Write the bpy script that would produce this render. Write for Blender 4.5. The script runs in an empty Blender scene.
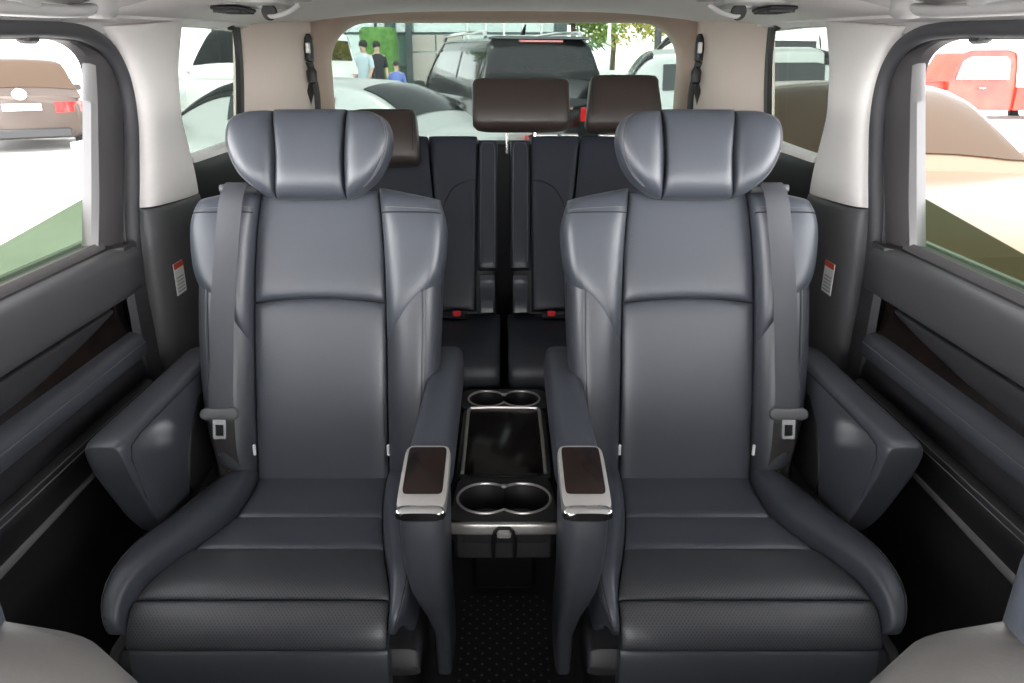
import bpy, bmesh, math, random
from mathutils import Vector, Matrix
random.seed(7)
SC = bpy.context.scene
COL = SC.collection
PI = math.pi

# ------------------------------------------------------------------ camera, sky, sun, exposure
FPX, U0, V0, PITCH, CAMH = 764.0, 504.0, 341.5, math.radians(20.2), 1.26
cd = bpy.data.cameras.new('camera'); cam = bpy.data.objects.new('camera', cd); COL.objects.link(cam)
cd.sensor_width = 36.0; cd.lens = FPX*36.0/1024; cd.shift_x = (512-U0)/1024.0
cd.clip_start = 0.02; cd.clip_end = 400
cam.location = (0, 0, CAMH); cam.rotation_euler = (PI/2-PITCH, 0, 0)
SC.camera = cam
SC.view_settings.view_transform = 'Standard'; SC.view_settings.look = 'None'
SC.view_settings.gamma = 1.0; SC.view_settings.use_curve_mapping = False
SC.view_settings.exposure = 2.45
SC.cycles.use_denoising = True
SC.cycles.max_bounces = 10; SC.cycles.diffuse_bounces = 6; SC.cycles.transparent_max_bounces = 16
SC.cycles.sample_clamp_indirect = 6.0
W = bpy.data.worlds.new('sky'); SC.world = W; W.use_nodes = True
wn = W.node_tree; bgn = wn.nodes['Background']
tc = wn.nodes.new('ShaderNodeTexCoord'); sx = wn.nodes.new('ShaderNodeSeparateXYZ'); rmp = wn.nodes.new('ShaderNodeValToRGB')
wn.links.new(tc.outputs['Generated'], sx.inputs[0]); wn.links.new(sx.outputs['Z'], rmp.inputs[0]); wn.links.new(rmp.outputs[0], bgn.inputs['Color'])
rmp.color_ramp.elements[0].position = 0.0; rmp.color_ramp.elements[0].color = (1.0, 1.0, 1.0, 1)
rmp.color_ramp.elements[1].position = 0.38; rmp.color_ramp.elements[1].color = (0.245, 0.25, 0.26, 1)
bgn.inputs['Strength'].default_value = 1.0
# hazy bright sky: brightest low and towards the sun (ahead of the van), dimmer overhead
mry = wn.nodes.new('ShaderNodeMapRange'); wn.links.new(sx.outputs['Y'], mry.inputs[0])
for k_, v_ in ((1, -1.0), (2, 1.0), (3, 5.2), (4, 1.9)): mry.inputs[k_].default_value = v_
wn.links.new(mry.outputs[0], bgn.inputs['Strength'])
sd = bpy.data.lights.new('sun', 'SUN'); sd.energy = 2.2; sd.angle = math.radians(8.0); sd.color = (1.0, 0.95, 0.88)
sun = bpy.data.objects.new('sun', sd); COL.objects.link(sun); sun.location = (0, -5, 20)
sun.rotation_euler = (math.radians(16), math.radians(-8), 0)

# ------------------------------------------------------------------ picture ray -> point on a real plane
CP, SP = math.cos(PITCH), math.sin(PITCH)
def ray(u, v):
    b = (V0-v)/FPX
    return Vector(((u-U0)/FPX, CP+b*SP, -SP+b*CP))
def at(u, v, x=None, y=None, z=None):
    d = ray(u, v)
    if x is not None: t = x/d.x
    elif y is not None: t = y/d.y
    else: t = (z-CAMH)/d.z
    return Vector((0, 0, CAMH))+d*t
def yz(u, v, x=-.80):
    p = at(u, v, x=x); return (p.y, p.z)

# ------------------------------------------------------------------ materials
def mat(name, col, rough=.5, metal=0., spec=.5, bump=None, coat=0., var=None, sheen=0.):
    m = bpy.data.materials.new(name); m.use_nodes = True
    nt = m.node_tree; b = nt.nodes['Principled BSDF']
    b.inputs['Base Color'].default_value = (*col, 1); b.inputs['Roughness'].default_value = rough
    b.inputs['Metallic'].default_value = metal; b.inputs['Specular IOR Level'].default_value = spec
    b.inputs['Coat Weight'].default_value = coat; b.inputs['Coat Roughness'].default_value = .03
    b.inputs['Sheen Weight'].default_value = sheen
    t = nt.nodes.new('ShaderNodeTexCoord')
    if bump:
        n = nt.nodes.new('ShaderNodeTexNoise'); n.inputs['Scale'].default_value = bump[0]; n.inputs['Detail'].default_value = 3
        bp = nt.nodes.new('ShaderNodeBump'); bp.inputs['Strength'].default_value = bump[1]; bp.inputs['Distance'].default_value = .002
        nt.links.new(t.outputs['Object'], n.inputs['Vector']); nt.links.new(n.outputs['Fac'], bp.inputs['Height']); nt.links.new(bp.outputs[0], b.inputs['Normal'])
    if var:
        n2 = nt.nodes.new('ShaderNodeTexNoise'); n2.inputs['Scale'].default_value = var[0]; n2.inputs['Detail'].default_value = 5
        mx = nt.nodes.new('ShaderNodeMixRGB'); mx.inputs[1].default_value = (*col, 1); mx.inputs[2].default_value = (*var[1], 1)
        rp = nt.nodes.new('ShaderNodeValToRGB'); rp.color_ramp.elements[0].position = .35; rp.color_ramp.elements[1].position = .65
        nt.links.new(t.outputs['Object'], n2.inputs['Vector']); nt.links.new(n2.outputs['Fac'], rp.inputs[0]); nt.links.new(rp.outputs[0], mx.inputs[0]); nt.links.new(mx.outputs[0], b.inputs['Base Color'])
    return m
def dots(m, scale, rad, col, depth=-.6, rot=PI/4):
    nt = m.node_tree; b = nt.nodes['Principled BSDF']
    uv = nt.nodes.new('ShaderNodeTexCoord'); mp = nt.nodes.new('ShaderNodeMapping'); mp.inputs['Rotation'].default_value = (0, 0, rot)
    vo = nt.nodes.new('ShaderNodeTexVoronoi'); vo.voronoi_dimensions = '2D'; vo.inputs['Scale'].default_value = scale; vo.inputs['Randomness'].default_value = 0
    mr = nt.nodes.new('ShaderNodeMapRange'); mr.inputs[1].default_value = rad*.7; mr.inputs[2].default_value = rad; mr.inputs[3].default_value = 1; mr.inputs[4].default_value = 0
    mx = nt.nodes.new('ShaderNodeMixRGB'); mx.inputs[1].default_value = b.inputs['Base Color'].default_value; mx.inputs[2].default_value = (*col, 1)
    bp = nt.nodes.new('ShaderNodeBump'); bp.inputs['Strength'].default_value = depth; bp.inputs['Distance'].default_value = .001
    L = nt.links.new
    L(uv.outputs['UV'], mp.inputs[0]); L(mp.outputs[0], vo.inputs['Vector']); L(vo.outputs['Distance'], mr.inputs[0]); L(mr.outputs[0], mx.inputs[0]); L(mx.outputs[0], b.inputs['Base Color'])
    L(mr.outputs[0], bp.inputs['Height']); L(bp.outputs[0], b.inputs['Normal'])
    return m
def glass(name, tint, refl=.08, rough=0.0):
    m = bpy.data.materials.new(name); m.use_nodes = True; nt = m.node_tree; nt.nodes.clear()
    o = nt.nodes.new('ShaderNodeOutputMaterial'); tr = nt.nodes.new('ShaderNodeBsdfTransparent'); gl = nt.nodes.new('ShaderNodeBsdfGlossy'); mx = nt.nodes.new('ShaderNodeMixShader')
    fc = nt.nodes.new('ShaderNodeLayerWeight'); pw = nt.nodes.new('ShaderNodeMath'); pw.operation = 'POWER'; pw.inputs[1].default_value = 5
    lw = nt.nodes.new('ShaderNodeMath'); lw.operation = 'MULTIPLY_ADD'; lw.inputs[1].default_value = refl*3; lw.inputs[2].default_value = refl*.25
    nt.links.new(fc.outputs['Facing'], pw.inputs[0]); nt.links.new(pw.outputs[0], lw.inputs[0])
    tr.inputs[0].default_value = (*tint, 1); gl.inputs['Roughness'].default_value = rough
    nt.links.new(lw.outputs[0], mx.inputs[0]); nt.links.new(tr.outputs[0], mx.inputs[1]); nt.links.new(gl.outputs[0], mx.inputs[2]); nt.links.new(mx.outputs[0], o.inputs[0])
    return m
LEA = (.044, .049, .061)
M = dict(
 leather=mat('leather', LEA, .37, spec=.55, bump=(260, .10)),
 leather_side=mat('leather_side', (.042, .045, .054), .38, spec=.55, bump=(260, .10)),
 perf=dots(mat('perforated_leather', (.043, .045, .051), .38), 240, .30, (.008, .008, .009)),
 rear_leather=mat('rear_leather', (.015, .018, .027), .42, bump=(220, .08)),
 door_leather=mat('door_leather', (.014, .014, .016), .42, bump=(220, .08)),
 brown_leather=mat('brown_leather', (.034, .024, .021), .42, bump=(220, .08)),
 front_leather=mat('front_leather', (.075, .072, .069), .42, bump=(260, .1)),
 thread=mat('thread', (.10, .10, .11), .7),
 groove=mat('groove', (.008, .008, .010), .8),
 plastic=mat('plastic', (.018, .018, .020), .5, bump=(500, .08)),
 dark=mat('dark_plastic', (.009, .009, .010), .5, bump=(500, .06)),
 grey=mat('grey_plastic', (.075, .075, .08), .5, bump=(500, .06)),
 mid=mat('mid_plastic', (.045, .044, .048), .5, bump=(500, .06)),
 white=mat('pillar_fabric', (.76, .73, .71), .85, bump=(900, .08)),
 tan=mat('quarter_fabric', (.62, .53, .47), .85, bump=(900, .08)),
 brown=mat('hatch_trim', (.36, .27, .22), .7, bump=(700, .06)),
 head=mat('headliner', (.80, .77, .77), .9, bump=(700, .1)),
 headp=mat('headliner_plastic', (.50, .49, .49), .5),
 rubber=mat('rubber', (.060, .060, .068), .6, bump=(400, .05)),
 trimp=mat('purple_grey_trim', (.070, .064, .068), .5, bump=(500, .05)),
 silver=mat('satin_silver', (.60, .58, .56), .38, metal=.75),
 chrome=mat('chrome', (.80, .80, .80), .12, metal=1.),
 strip=mat('grey_strip', (.16, .155, .155), .35, metal=.4),
 wood=mat('gloss_wood', (.004, .003, .003), .18, spec=.4, var=(26, (.014, .009, .007))),
 screen=mat('gloss_panel', (.005, .004, .0035), .16, spec=.32, var=(22, (.016, .008, .006))),
 web=mat('belt_webbing', (.04, .042, .049), .6, bump=(1400, .25)),
 webd=mat('black_webbing', (.025, .022, .022), .6, bump=(1400, .25)),
 red=mat('red_plastic', (.75, .03, .04), .35),
 carpet=mat('carpet', (.016, .016, .018), .95, bump=(900, .6)),
 paper=mat('label_paper', (.75, .75, .75), .5), redink=mat('label_red', (.65, .07, .03), .5), ink=mat('label_grey', (.35, .35, .35), .6),
 black=mat('black_frit', (.004, .004, .004), .5),
 glass_door=glass('door_glass', (.30, .35, .29), refl=.02),
 glass_quarter=glass('quarter_glass', (.40, .43, .41), refl=.015),
 glass_rear=glass('rear_glass', (.42, .455, .44), refl=.005),
 concrete=mat('concrete', (.58, .57, .55), .85, var=(1.2, (.50, .49, .47))),
 tyre=mat('tyre', (.015, .015, .015), .8), rim=mat('wheel_metal', (.55, .55, .56), .3, metal=.9),
 cglass=mat('car_glass', (.006, .008, .008), .14, spec=.4),
 side_glass=mat('side_glass', (.006, .008, .008), .05, spec=.9, coat=.6),
 bronze_glass=mat('bronze_glass', (.050, .035, .025), .1, spec=.08),
 p_black=mat('black_paint', (.008, .009, .010), .15, spec=.5, coat=.25), p_silver=mat('silver_paint', (.45, .47, .46), .32, metal=.3, coat=.25),
 p_white=mat('white_paint', (.80, .80, .78), .3, coat=1.), p_bronze=mat('bronze_paint', (.045, .032, .025), .35, spec=.3, coat=.1),
 p_gold=mat('gold_paint', (.13, .085, .055), .3, metal=.2, spec=.4, coat=.15), p_red=mat('red_paint', (.26, .018, .012), .45, spec=.3, coat=.1, var=(2.2, (.30, .035, .02))),
 lamp=mat('tail_lamp', (.60, .02, .02), .12, coat=1.), clear=mat('clear_lamp', (.75, .78, .80), .1, coat=1.),
 bglass=mat('facade_glass', (.16, .27, .24), .06, spec=.8, coat=1., var=(.35, (.30, .42, .38))), bcol=mat('facade_metal', (.05, .07, .07), .5),
 bpanel=mat('facade_panel', (.42, .39, .35), .7), bwhite=mat('facade_white', (.75, .78, .74), .6),
 bark=mat('bark', (.10, .075, .05), .9, bump=(20, .6)), leaf=mat('leaf', (.16, .24, .05), .6), leafy=mat('yellow_leaf', (.55, .50, .14), .6), leafd=mat('dark_leaf', (.06, .15, .04), .6),
 hedge=mat('hedge', (.10, .22, .05), .8, var=(9, (.05, .13, .03))),
 skin=mat('skin', (.50, .33, .25), .6), cloth_b=mat('blue_cloth', (.10, .16, .42), .8), cloth_l=mat('pale_cloth', (.45, .55, .60), .8), cloth_d=mat('dark_cloth', (.03, .03, .035), .8), hair=mat('hair', (.015, .012, .01), .6),
)
dots(mat_mat := mat('floor_mat', (.005, .005, .006), .7), 44, .15, (.10, .10, .10), depth=.4, rot=PI/4)
M['mat'] = mat_mat

# ------------------------------------------------------------------ mesh builder
def spl(P, t):
    n = len(P)-1
    if n == 0: return tuple(P[0])
    f = min(max(t, 0), 1)*n; i = min(int(f), n-1); f -= i
    p1, p2 = P[i], P[i+1]
    p0 = P[i-1] if i > 0 else [2*a-b for a, b in zip(p1, p2)]
    p3 = P[i+2] if i+2 <= n else [2*b-a for a, b in zip(p1, p2)]
    return tuple(.5*(2*b+(c-a)*f+(2*a-5*b+4*c-d)*f*f+(3*b-a-3*c+d)*f**3) for a, b, c, d in zip(p0, p1, p2, p3))
class MB:
    def __init__(s): s.v = []; s.f = []; s.uv = {}
    def add(s, p, uv=None):
        s.v.append(tuple(p)); k = len(s.v)-1
        if uv: s.uv[k] = uv
        return k
    def face(s, *i):
        i = [a for k, a in enumerate(i) if a not in i[:k]]
        if len(i) > 2: s.f.append(tuple(i))
    def grid(s, rows, closed=False, wrap=False):
        I = [[s.add(p) for p in r] for r in rows]
        R = len(I); C = len(I[0])
        for j in range(R if wrap else R-1):
            for i in range(C if closed else C-1):
                a, b = I[j], I[(j+1) % R]
                s.face(a[i], a[(i+1) % C], b[(i+1) % C], b[i])
        return I
    def cap(s, ring):
        s.f.append(tuple(ring))
    def box(s, c, h, R=None, bev=.0):
        c = Vector(c); n = 0
        sec = []
        hx, hy, hz = h
        bev = min(bev, hx*.9, hy*.9, hz*.9)
        lv = [(-hz, bev), (-hz+bev, 0), (hz-bev, 0), (hz, bev)] if bev > 0 else [(-hz, 0), (hz, 0)]
        rows = []
        for z, ins in lv:
            a, b = hx-ins, hy-ins; k = bev
            if bev > 0: q = [(a, b-k), (a-k, b), (-a+k, b), (-a, b-k), (-a, -b+k), (-a+k, -b), (a-k, -b), (a, -b+k)]
            else: q = [(a, b), (-a, b), (-a, -b), (a, -b)]
            rows.append([c+((R @ Vector((x, y, z))) if R else Vector((x, y, z))) for x, y in q])
        I = s.grid(rows, closed=True); s.cap(I[0][::-1]); s.cap(I[-1])
    def sloft(s, secs, Mn=32):
        """secs: (centre, A, B, n): superellipse rings with half axes A and B"""
        rows = []
        for c, A, B, n in secs:
            c, A, B = Vector(c), Vector(A), Vector(B); r = []
            for k in range(Mn):
                a = 2*PI*(k+.5)/Mn; ca, sa = math.cos(a), math.sin(a)
                r.append(c+A*math.copysign(abs(ca)**(2/n), ca)+B*math.copysign(abs(sa)**(2/n), sa))
            rows.append(r)
        I = s.grid(rows, closed=True); s.cap(I[0][::-1]); s.cap(I[-1])
    def tube(s, pts, r, k=8, flat=None):
        pts = [Vector(p) for p in pts]; rows = []
        up0 = None
        for i, p in enumerate(pts):
            d = (pts[min(i+1, len(pts)-1)]-pts[max(i-1, 0)]).normalized()
            if up0 is None:
                up0 = Vector((0, 0, 1)) if abs(d.z) < .9 else Vector((1, 0, 0))
            a = d.cross(up0).normalized(); b = a.cross(d).normalized(); up0 = b
            rr = r[i] if isinstance(r, (list, tuple)) else r
            rows.append([p+a*rr*math.cos(2*PI*q/k)+b*rr*math.sin(2*PI*q/k) for q in range(k)])
        I = s.grid(rows, closed=True); s.cap(I[0][::-1]); s.cap(I[-1])
    def strap(s, pts, wd, w, th):
        """flat band: centre points, width direction(s), width, thickness"""
        pts = [Vector(p) for p in pts]; rows = []
        for i, p in enumerate(pts):
            d = (pts[min(i+1, len(pts)-1)]-pts[max(i-1, 0)]).normalized()
            a = Vector(wd[i] if isinstance(wd, list) else wd).normalized(); n = d.cross(a).normalized()
            ww = (w[i] if isinstance(w, list) else w)/2
            rows.append([p+a*ww+n*th*.3, p+a*ww*.94+n*th*.5, p-a*ww*.94+n*th*.5, p-a*ww+n*th*.3, p-a*ww-n*th*.3, p-a*ww*.94-n*th*.5, p+a*ww*.94-n*th*.5, p+a*ww-n*th*.3])
        I = s.grid(rows, closed=True); s.cap(I[0][::-1]); s.cap(I[-1])
    def plate(s, out, mp, th):
        """polygon (a,b) with thickness; mp(a,b,w) -> point"""
        A = [s.add(mp(a, b, 0)) for a, b in out]; B = [s.add(mp(a, b, th)) for a, b in out]
        n = len(out); s.f.append(tuple(A)); s.f.append(tuple(B[::-1]))
        for i in range(n): s.face(A[i], A[(i+1) % n], B[(i+1) % n], B[i])
    def ribbon(s, Pa, Pb, off, n=40):
        """solid band between two 3D curves, thickness vector off"""
        off = Vector(off); rows = []
        for k in range(n+1):
            a = Vector(spl(Pa, k/n)); b = Vector(spl(Pb, k/n))
            rows.append([a, a.lerp(b, .15)+off, a.lerp(b, .85)+off, b])
        I = s.grid(rows, closed=True); s.cap(I[0][::-1]); s.cap(I[-1])
    def lathe(s, prof, c=(0, 0, 0), ax=(0, 0, 1), k=32):
        c = Vector(c); ax = Vector(ax).normalized(); t = Vector((1, 0, 0)) if abs(ax.x) < .8 else Vector((0, 1, 0))
        a = ax.cross(t).normalized(); b = ax.cross(a)
        s_rows = [[c+ax*h+(a*math.cos(2*PI*q/k)+b*math.sin(2*PI*q/k))*max(r, 1e-5) for q in range(k)] for r, h in prof]
        s.grid(s_rows, closed=True)
    def pillow(s, L, R, mp, th, back=.02, ns=4, nt=4, nu=18, nv=26, rnd=1.0, skew=0.0):
        """cushioned panel between edge curves L and R given in (a,b); mp(a,b,w) -> point"""
        I = []; J = []
        for j in range(nv+1):
            tt = math.sin((-1+2*j/nv)*PI/2); l = spl(L, (tt+1)/2); r = spl(R, (tt+1)/2)
            fr = []; bk = []
            for i in range(nu+1):
                ss = math.sin((-1+2*i/nu)*PI/2); q = (ss+1)/2
                a = l[0]+(r[0]-l[0])*q; b = l[1]+(r[1]-l[1])*q
                e = max(1-abs(ss)**ns, 0)**(1/ns)*max(1-abs(tt)**nt, 0)**(1/nt)
                h = th*e*(1+skew*ss)
                k = s.add(mp(a, b, h), (a, b)); fr.append(k)
                bk.append(k if i in (0, nu) or j in (0, nv) else s.add(mp(a, b, -back*e), (a, b)))
            I.append(fr); J.append(bk)
        for j in range(nv):
            for i in range(nu):
                s.face(I[j][i], I[j][i+1], I[j+1][i+1], I[j+1][i]); s.face(J[j][i], J[j+1][i], J[j+1][i+1], J[j][i+1])
def obj(name, mb, m, parent=None, smooth=40, local=False, base=None):
    me = bpy.data.meshes.new(name)
    org = Vector((0, 0, 0))
    if parent is not None and not local:
        r = parent
        while r.parent: r = r.parent
        org = r.location.copy()
    elif parent is None and not local:
        if base is not None: org = Vector(base)
        else:
            X = [p[0] for p in mb.v]; Y = [p[1] for p in mb.v]; Z = [p[2] for p in mb.v]
            org = Vector(((min(X)+max(X))/2, (min(Y)+max(Y))/2, min(Z)))
    me.from_pydata([tuple(Vector(p)-org) for p in mb.v], [], mb.f)
    if mb.uv:
        uvl = me.uv_layers.new(name='uv')
        for lp in me.loops: uvl.data[lp.index].uv = mb.uv.get(lp.vertex_index, (0, 0))
    bm = bmesh.new(); bm.from_mesh(me); bmesh.ops.remove_doubles(bm, verts=bm.verts, dist=1e-6)
    bmesh.ops.recalc_face_normals(bm, faces=bm.faces); bm.to_mesh(me); bm.free()
    me.materials.append(M[m] if isinstance(m, str) else m)
    for p in me.polygons: p.use_smooth = True
    me.set_sharp_from_angle(angle=math.radians(smooth))
    o = bpy.data.objects.new(name, me); COL.objects.link(o)
    if parent is not None: o.parent = parent
    else: o.location = org
    return o
def tag(o, label, cat, group=None):
    o['label'] = label; o['category'] = cat
    if group: o['group'] = group
    return o
def thing(name, label, cat, loc=(0, 0, 0), rz=0, group=None):
    o = bpy.data.objects.new(name, None); COL.objects.link(o); o.empty_display_size = .1
    o.location = loc; o.rotation_euler = (0, 0, rz)
    return tag(o, label, cat, group)
def struct(name, loc=(0, 0, 0), label=None):
    o = bpy.data.objects.new(name, None); COL.objects.link(o); o.empty_display_size = .1; o.location = loc; o['kind'] = 'structure'
    if label: o['label'] = label
    return o
def sobj(name, mb, m, smooth=40, label=None):
    o = obj(name, mb, m, None, smooth); o['kind'] = 'structure'
    if label: o['label'] = label
    return o
SIDES = ((-1, 'left'), (1, 'right'))
def mir(s, p): return Vector((-s*p[0], p[1], p[2]))     # points are measured for the left side (x<0); s=+1 mirrors them

# ------------------------------------------------------------------ SETTING: ground, floor, ceiling
GZ = -.25
g = MB(); g.box((0, 15, GZ-.05), (60, 60, .05)); sobj('ground', g, 'concrete')
g = MB(); g.box((0, 1.45, -.03), (.86, 1.55, .03)); sobj('floor', g, 'carpet')

def ceil_z(x, y):
    e = 1.305+.045*min(max((y-1.0)/1.3, 0), 1)
    return e+(1.418-e)*(1-(abs(x)/.83)**3.2)
c = MB(); rows = []; top = []
for j in range(41):
    y = -1.05+3.95*j/40
    rows.append([Vector((x, y, ceil_z(x, y))) for x in [(-.83+1.66*i/48) for i in range(49)]])
I = c.grid(rows)
rows2 = [[p+Vector((0, 0, .05)) for p in r] for r in rows]; K = c.grid(rows2)
for j in range(40):
    c.face(I[j][0], I[j+1][0], K[j+1][0], K[j][0]); c.face(I[j][48], I[j+1][48], K[j+1][48], K[j][48])
for i in range(48):
    c.face(I[0][i], I[0][i+1], K[0][i+1], K[0][i]); c.face(I[40][i], I[40][i+1], K[40][i+1], K[40][i])
sobj('ceiling', c, 'head')

# front of the cabin behind the camera: unseen dash wall and front door lower halves, added to block low light
g = MB(); g.box((0, -1.55, .46), (.86, .30, .49), bev=.12); sobj('wall_front', g, 'dark')
for s_, n_ in ((-1, 'door_3'), (1, 'door_4')):
    g = MB(); g.box((s_*.85, -.56, .44), (.035, .90, .47), bev=.02); sobj(n_, g, 'dark')
    g = MB(); g.sloft([((s_*.83, .36, z), (.05, 0, 0), (0, .085, 0), 4) for z in (0, .6, 1.0, 1.36)], 24); sobj('pillar_'+('left' if s_ < 0 else 'right'), g, 'dark')  # unseen pillar beside the front seat, added to cut side light on the cushions
# ------------------------------------------------------------------ SETTING: sides
def side(s, sn):
    mx = lambda p: mir(s, p)
    wi = struct('wall_'+sn, (s*.80, 1.9, 0))
    # lower pillar cover (convex grey column) and dark quarter panel behind it
    m = MB()
    mp = lambda a, b, w: mx((-.80+w, a, b))
    m.pillow([(1.64, .02), (1.645, .5), (1.65, .80), (1.665, .955)], [(1.97, .02), (1.97, .5), (1.97, .80), (1.965, .945)], mp, .045, .03, ns=3, nt=14)
    obj('pillar_cover', m, 'grey', wi)
    m = MB(); m.pillow([(1.94, .0), (1.94, .6), (1.94, 1.02)], [(2.95, .0), (2.95, .6), (2.95, 1.02)], mp, .03, .03, ns=10, nt=10)
    obj('quarter_panel', m, 'dark', wi)
    m = MB(); m.sloft([((-s*-.76, y, .78), (.06, 0, 0), (0, 0, .10), 4) for y in (2.0, 2.02, 2.6, 2.62)])
    obj('quarter_armrest', m, 'plastic', wi)
    # pale fabric pillar between door opening and quarter window
    Lp = [yz(139, 208), yz(138.5, 170), yz(137, 130), yz(131, 92), yz(118, 55), yz(98, 26)]
    Rp = [yz(192, 193), yz(186, 165), yz(174, 120), yz(171.5, 95), yz(171, 65), yz(176, 20)]
    m = MB(); m.pillow(Lp, Rp, mp, .035, .03, ns=3.2, nt=24, nv=34)
    pf = obj('pillar_fabric', m, 'white', wi)
    m = MB()
    for u0, u1, v in ((165, 167, 35), (166, 168, 38), (167.2, 170.5, 41.2)):
        a = at(u0, v, x=-.768); b = at(u1, v, x=-.768); m.tube([mx(a), mx(b)], .0022, 6)
    obj('embossed_mark', m, 'ink', pf)
    # sill rail under the quarter window, black frit line, glass
    m = MB(); m.pillow([yz(188, 166), yz(215, 156), yz(250, 141)], [yz(186, 156), yz(213, 147), yz(250, 133)], mp, .02, .02, ns=4, nt=20)
    obj('window_sill', m, 'white', wi)
    win = struct('window_%d' % (1 if s < 0 else 2), (s*.82, 2.15, 1.0))
    m = MB(); o2 = [yz(160, 175, -.82), yz(160, 12, -.82), yz(233, 12, -.82), yz(238, 60, -.82), yz(240, 150, -.82)]
    m.plate(o2, lambda a, b, w: mx((-.82+w, a, b)), .004); obj('pane', m, 'glass_quarter', win, 20)
    m = MB(); pa = [at(*q, x=-.80) for q in ((229, 12), (234.5, 50), (236, 90), (236, 150))]; pb = [at(*q, x=-.80) for q in ((235, 12), (239, 50), (241, 90), (241, 150))]
    m.ribbon([mx(p) for p in pa], [mx(p) for p in pb], (-s*.012, 0, 0))
    pa = [at(*q, x=-.803) for q in ((170, 163), (187, 157), (212, 148), (240, 137))]; pb = [at(*q, x=-.803) for q in ((170, 167), (187, 160), (212, 151), (240, 140))]
    m.ribbon([mx(p) for p in pa], [mx(p) for p in pb], (-s*.010, 0, 0)); obj('window_seal', m, 'black', win)
    m = MB(); m.box(mx(at(231, 27, x=-.79)), (.008, .012, .010), bev=.003); obj('latch', m, 'black', win)
    # tan rear corner trim, from quarter window round to the hatch
    m = MB(); P0 = [(-.80, yz(239, v)[0], z) for v, z in ((150, .92), (100, 1.12), (50, 1.27), (12, 1.42))]
    P1 = [(-.665, 2.84, z) for z in (.92, 1.12, 1.27, 1.42)]
    rows = []
    for j in range(13):
        a = Vector(spl(P0, j/12)); b = Vector(spl(P1, j/12)); r = []
        for i in range(17):
            q = i/16; e = math.sin(q*PI)*.03
            p = a.lerp(b, q); r.append(mx(p+Vector((e*.9, -e*.4, 0))))
        r += [r[-1]+Vector((0, .03, 0)), r[0]+Vector((s*.03, .03, 0))]
        rows.append(r)
    I = m.grid(rows, closed=True); m.cap(I[0]); m.cap(I[-1]); obj('quarter_fabric', m, 'tan', wi)
    # body outside of the seal: dark return behind door edge
    # rubber seals of the sliding door opening
    tr = struct('trim_%d' % (1 if s < 0 else 2), (s*.80, 1.6, 0))
    path = [(-150, 25), (-60, 26), (0, 27.5), (50, 28), (85, 33.5), (108, 50), (123, 80), (130, 120), (131.5, 170), (132, 230), (139, 290), (148, 335), (157, 385), (170, 460)]
    m = MB(); P = [at(*q, x=-.805) for q in path]; m.tube([mx(spl(P, k/60)) for k in range(61)], .0165, 10); obj('door_seal', m, 'rubber', tr)
    path2 = [(u-8 if v > 60 else u-5, v+(5 if v < 60 else 0)) for u, v in path]
    m = MB(); P = [at(*q, x=-.82) for q in path2]; m.tube([mx(spl(P, k/60)) for k in range(61)], .012, 10); obj('inner_seal', m, 'plastic', tr)
    m = MB(); pa = [at(*q, x=-.80) for q in ((50, 18), (100, 16), (140, 16))]; pb = [at(*q, x=-.80) for q in ((90, 34), (112, 36), (137, 28))]
    m.ribbon([mx(p) for p in pa], [mx(p) for p in pb], (-s*.006, 0, 0)); obj('corner_trim', m, 'headp', tr)
    m = MB(); rows = []
    for k in range(31):
        y = -1.05+3.9*k/30; z = ceil_z(.80, y)
        rows.append([mx((-.775, y, ceil_z(.775, y)-.006)), mx((-.80, y, z-.010)), mx((-.86, y, z-.012)), mx((-.88, y, z+.05)), mx((-.78, y, z+.05))])
    I = m.grid(rows, closed=True); m.cap(I[0]); m.cap(I[-1]); obj('roof_rail', m, 'head', wi)
    # ---------------- sliding door
    d = struct('door_%d' % (1 if s < 0 else 2), (s*.83, 1.1, 0))
    Y0, Y1 = .35, 1.525
    def ext(name, prof, mt, y0=Y0, y1=Y1, parent=d, rise=0., th=.02):
        m = MB(); n = len(prof); rows = []
        for k in range(15):
            y = y0+(y1-y0)*k/14
            rows.append([mx((x, y, z+rise*(y-y0))) for x, z in prof]+[mx((-.85, y, prof[-1][1]+rise*(y-y0))), mx((-.85, y, prof[0][1]+rise*(y-y0)))])
        I = m.grid(rows, closed=True); m.cap(I[0]); m.cap(I[-1]); return obj(name, m, mt, parent)
    def rp(pts, n=18): return [spl(pts, k/n) for k in range(n+1)]
    ext('window_ledge', [(-.826, .915), (-.812, .918), (-.806, .910), (-.806, .893)], 'trimp', y1=1.515)
    ext('ledge_seal', [(-.806, .902), (-.800, .899), (-.80, .893)], 'black', y1=1.515)
    ext('upper_pad', rp([(-.806, .900), (-.785, .897), (-.768, .880), (-.766, .84), (-.772, .805), (-.79, .797)]), 'mid', y1=1.575)
    gi = ext('gloss_insert', rp([(-.795, .800), (-.797, .76), (-.790, .715)], 6), 'wood', y1=1.525)
    m = MB(); m.pillow([(1.46, .792), (1.2, .792), (.8, .792), (.35, .792)], [(1.455, .785), (1.30, .758), (1.05, .738), (.35, .735)], lambda a, b, w: mx((-.792+w, a, b)), .012, .01, ns=4, nt=12)
    obj('pull_recess', m, 'plastic', d)
    ext('leather_band', rp([(-.792, .722), (-.770, .712), (-.762, .692), (-.766, .670), (-.78, .664)]), 'leather_side', y1=1.525)
    ext('leather_panel', rp([(-.780, .668), (-.776, .655), (-.772, .635), (-.776, .618), (-.79, .612)]), 'door_leather', y1=1.525)
    ext('lower_pad', rp([(-.785, .618), (-.762, .608), (-.756, .585), (-.768, .535), (-.79, .512)]), 'dark', y1=1.525)
    ext('metal_strip', rp([(-.790, .520), (-.768, .516), (-.766, .500), (-.79, .496)], 8), 'strip', y1=1.42, rise=.03, y0=.35)
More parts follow.
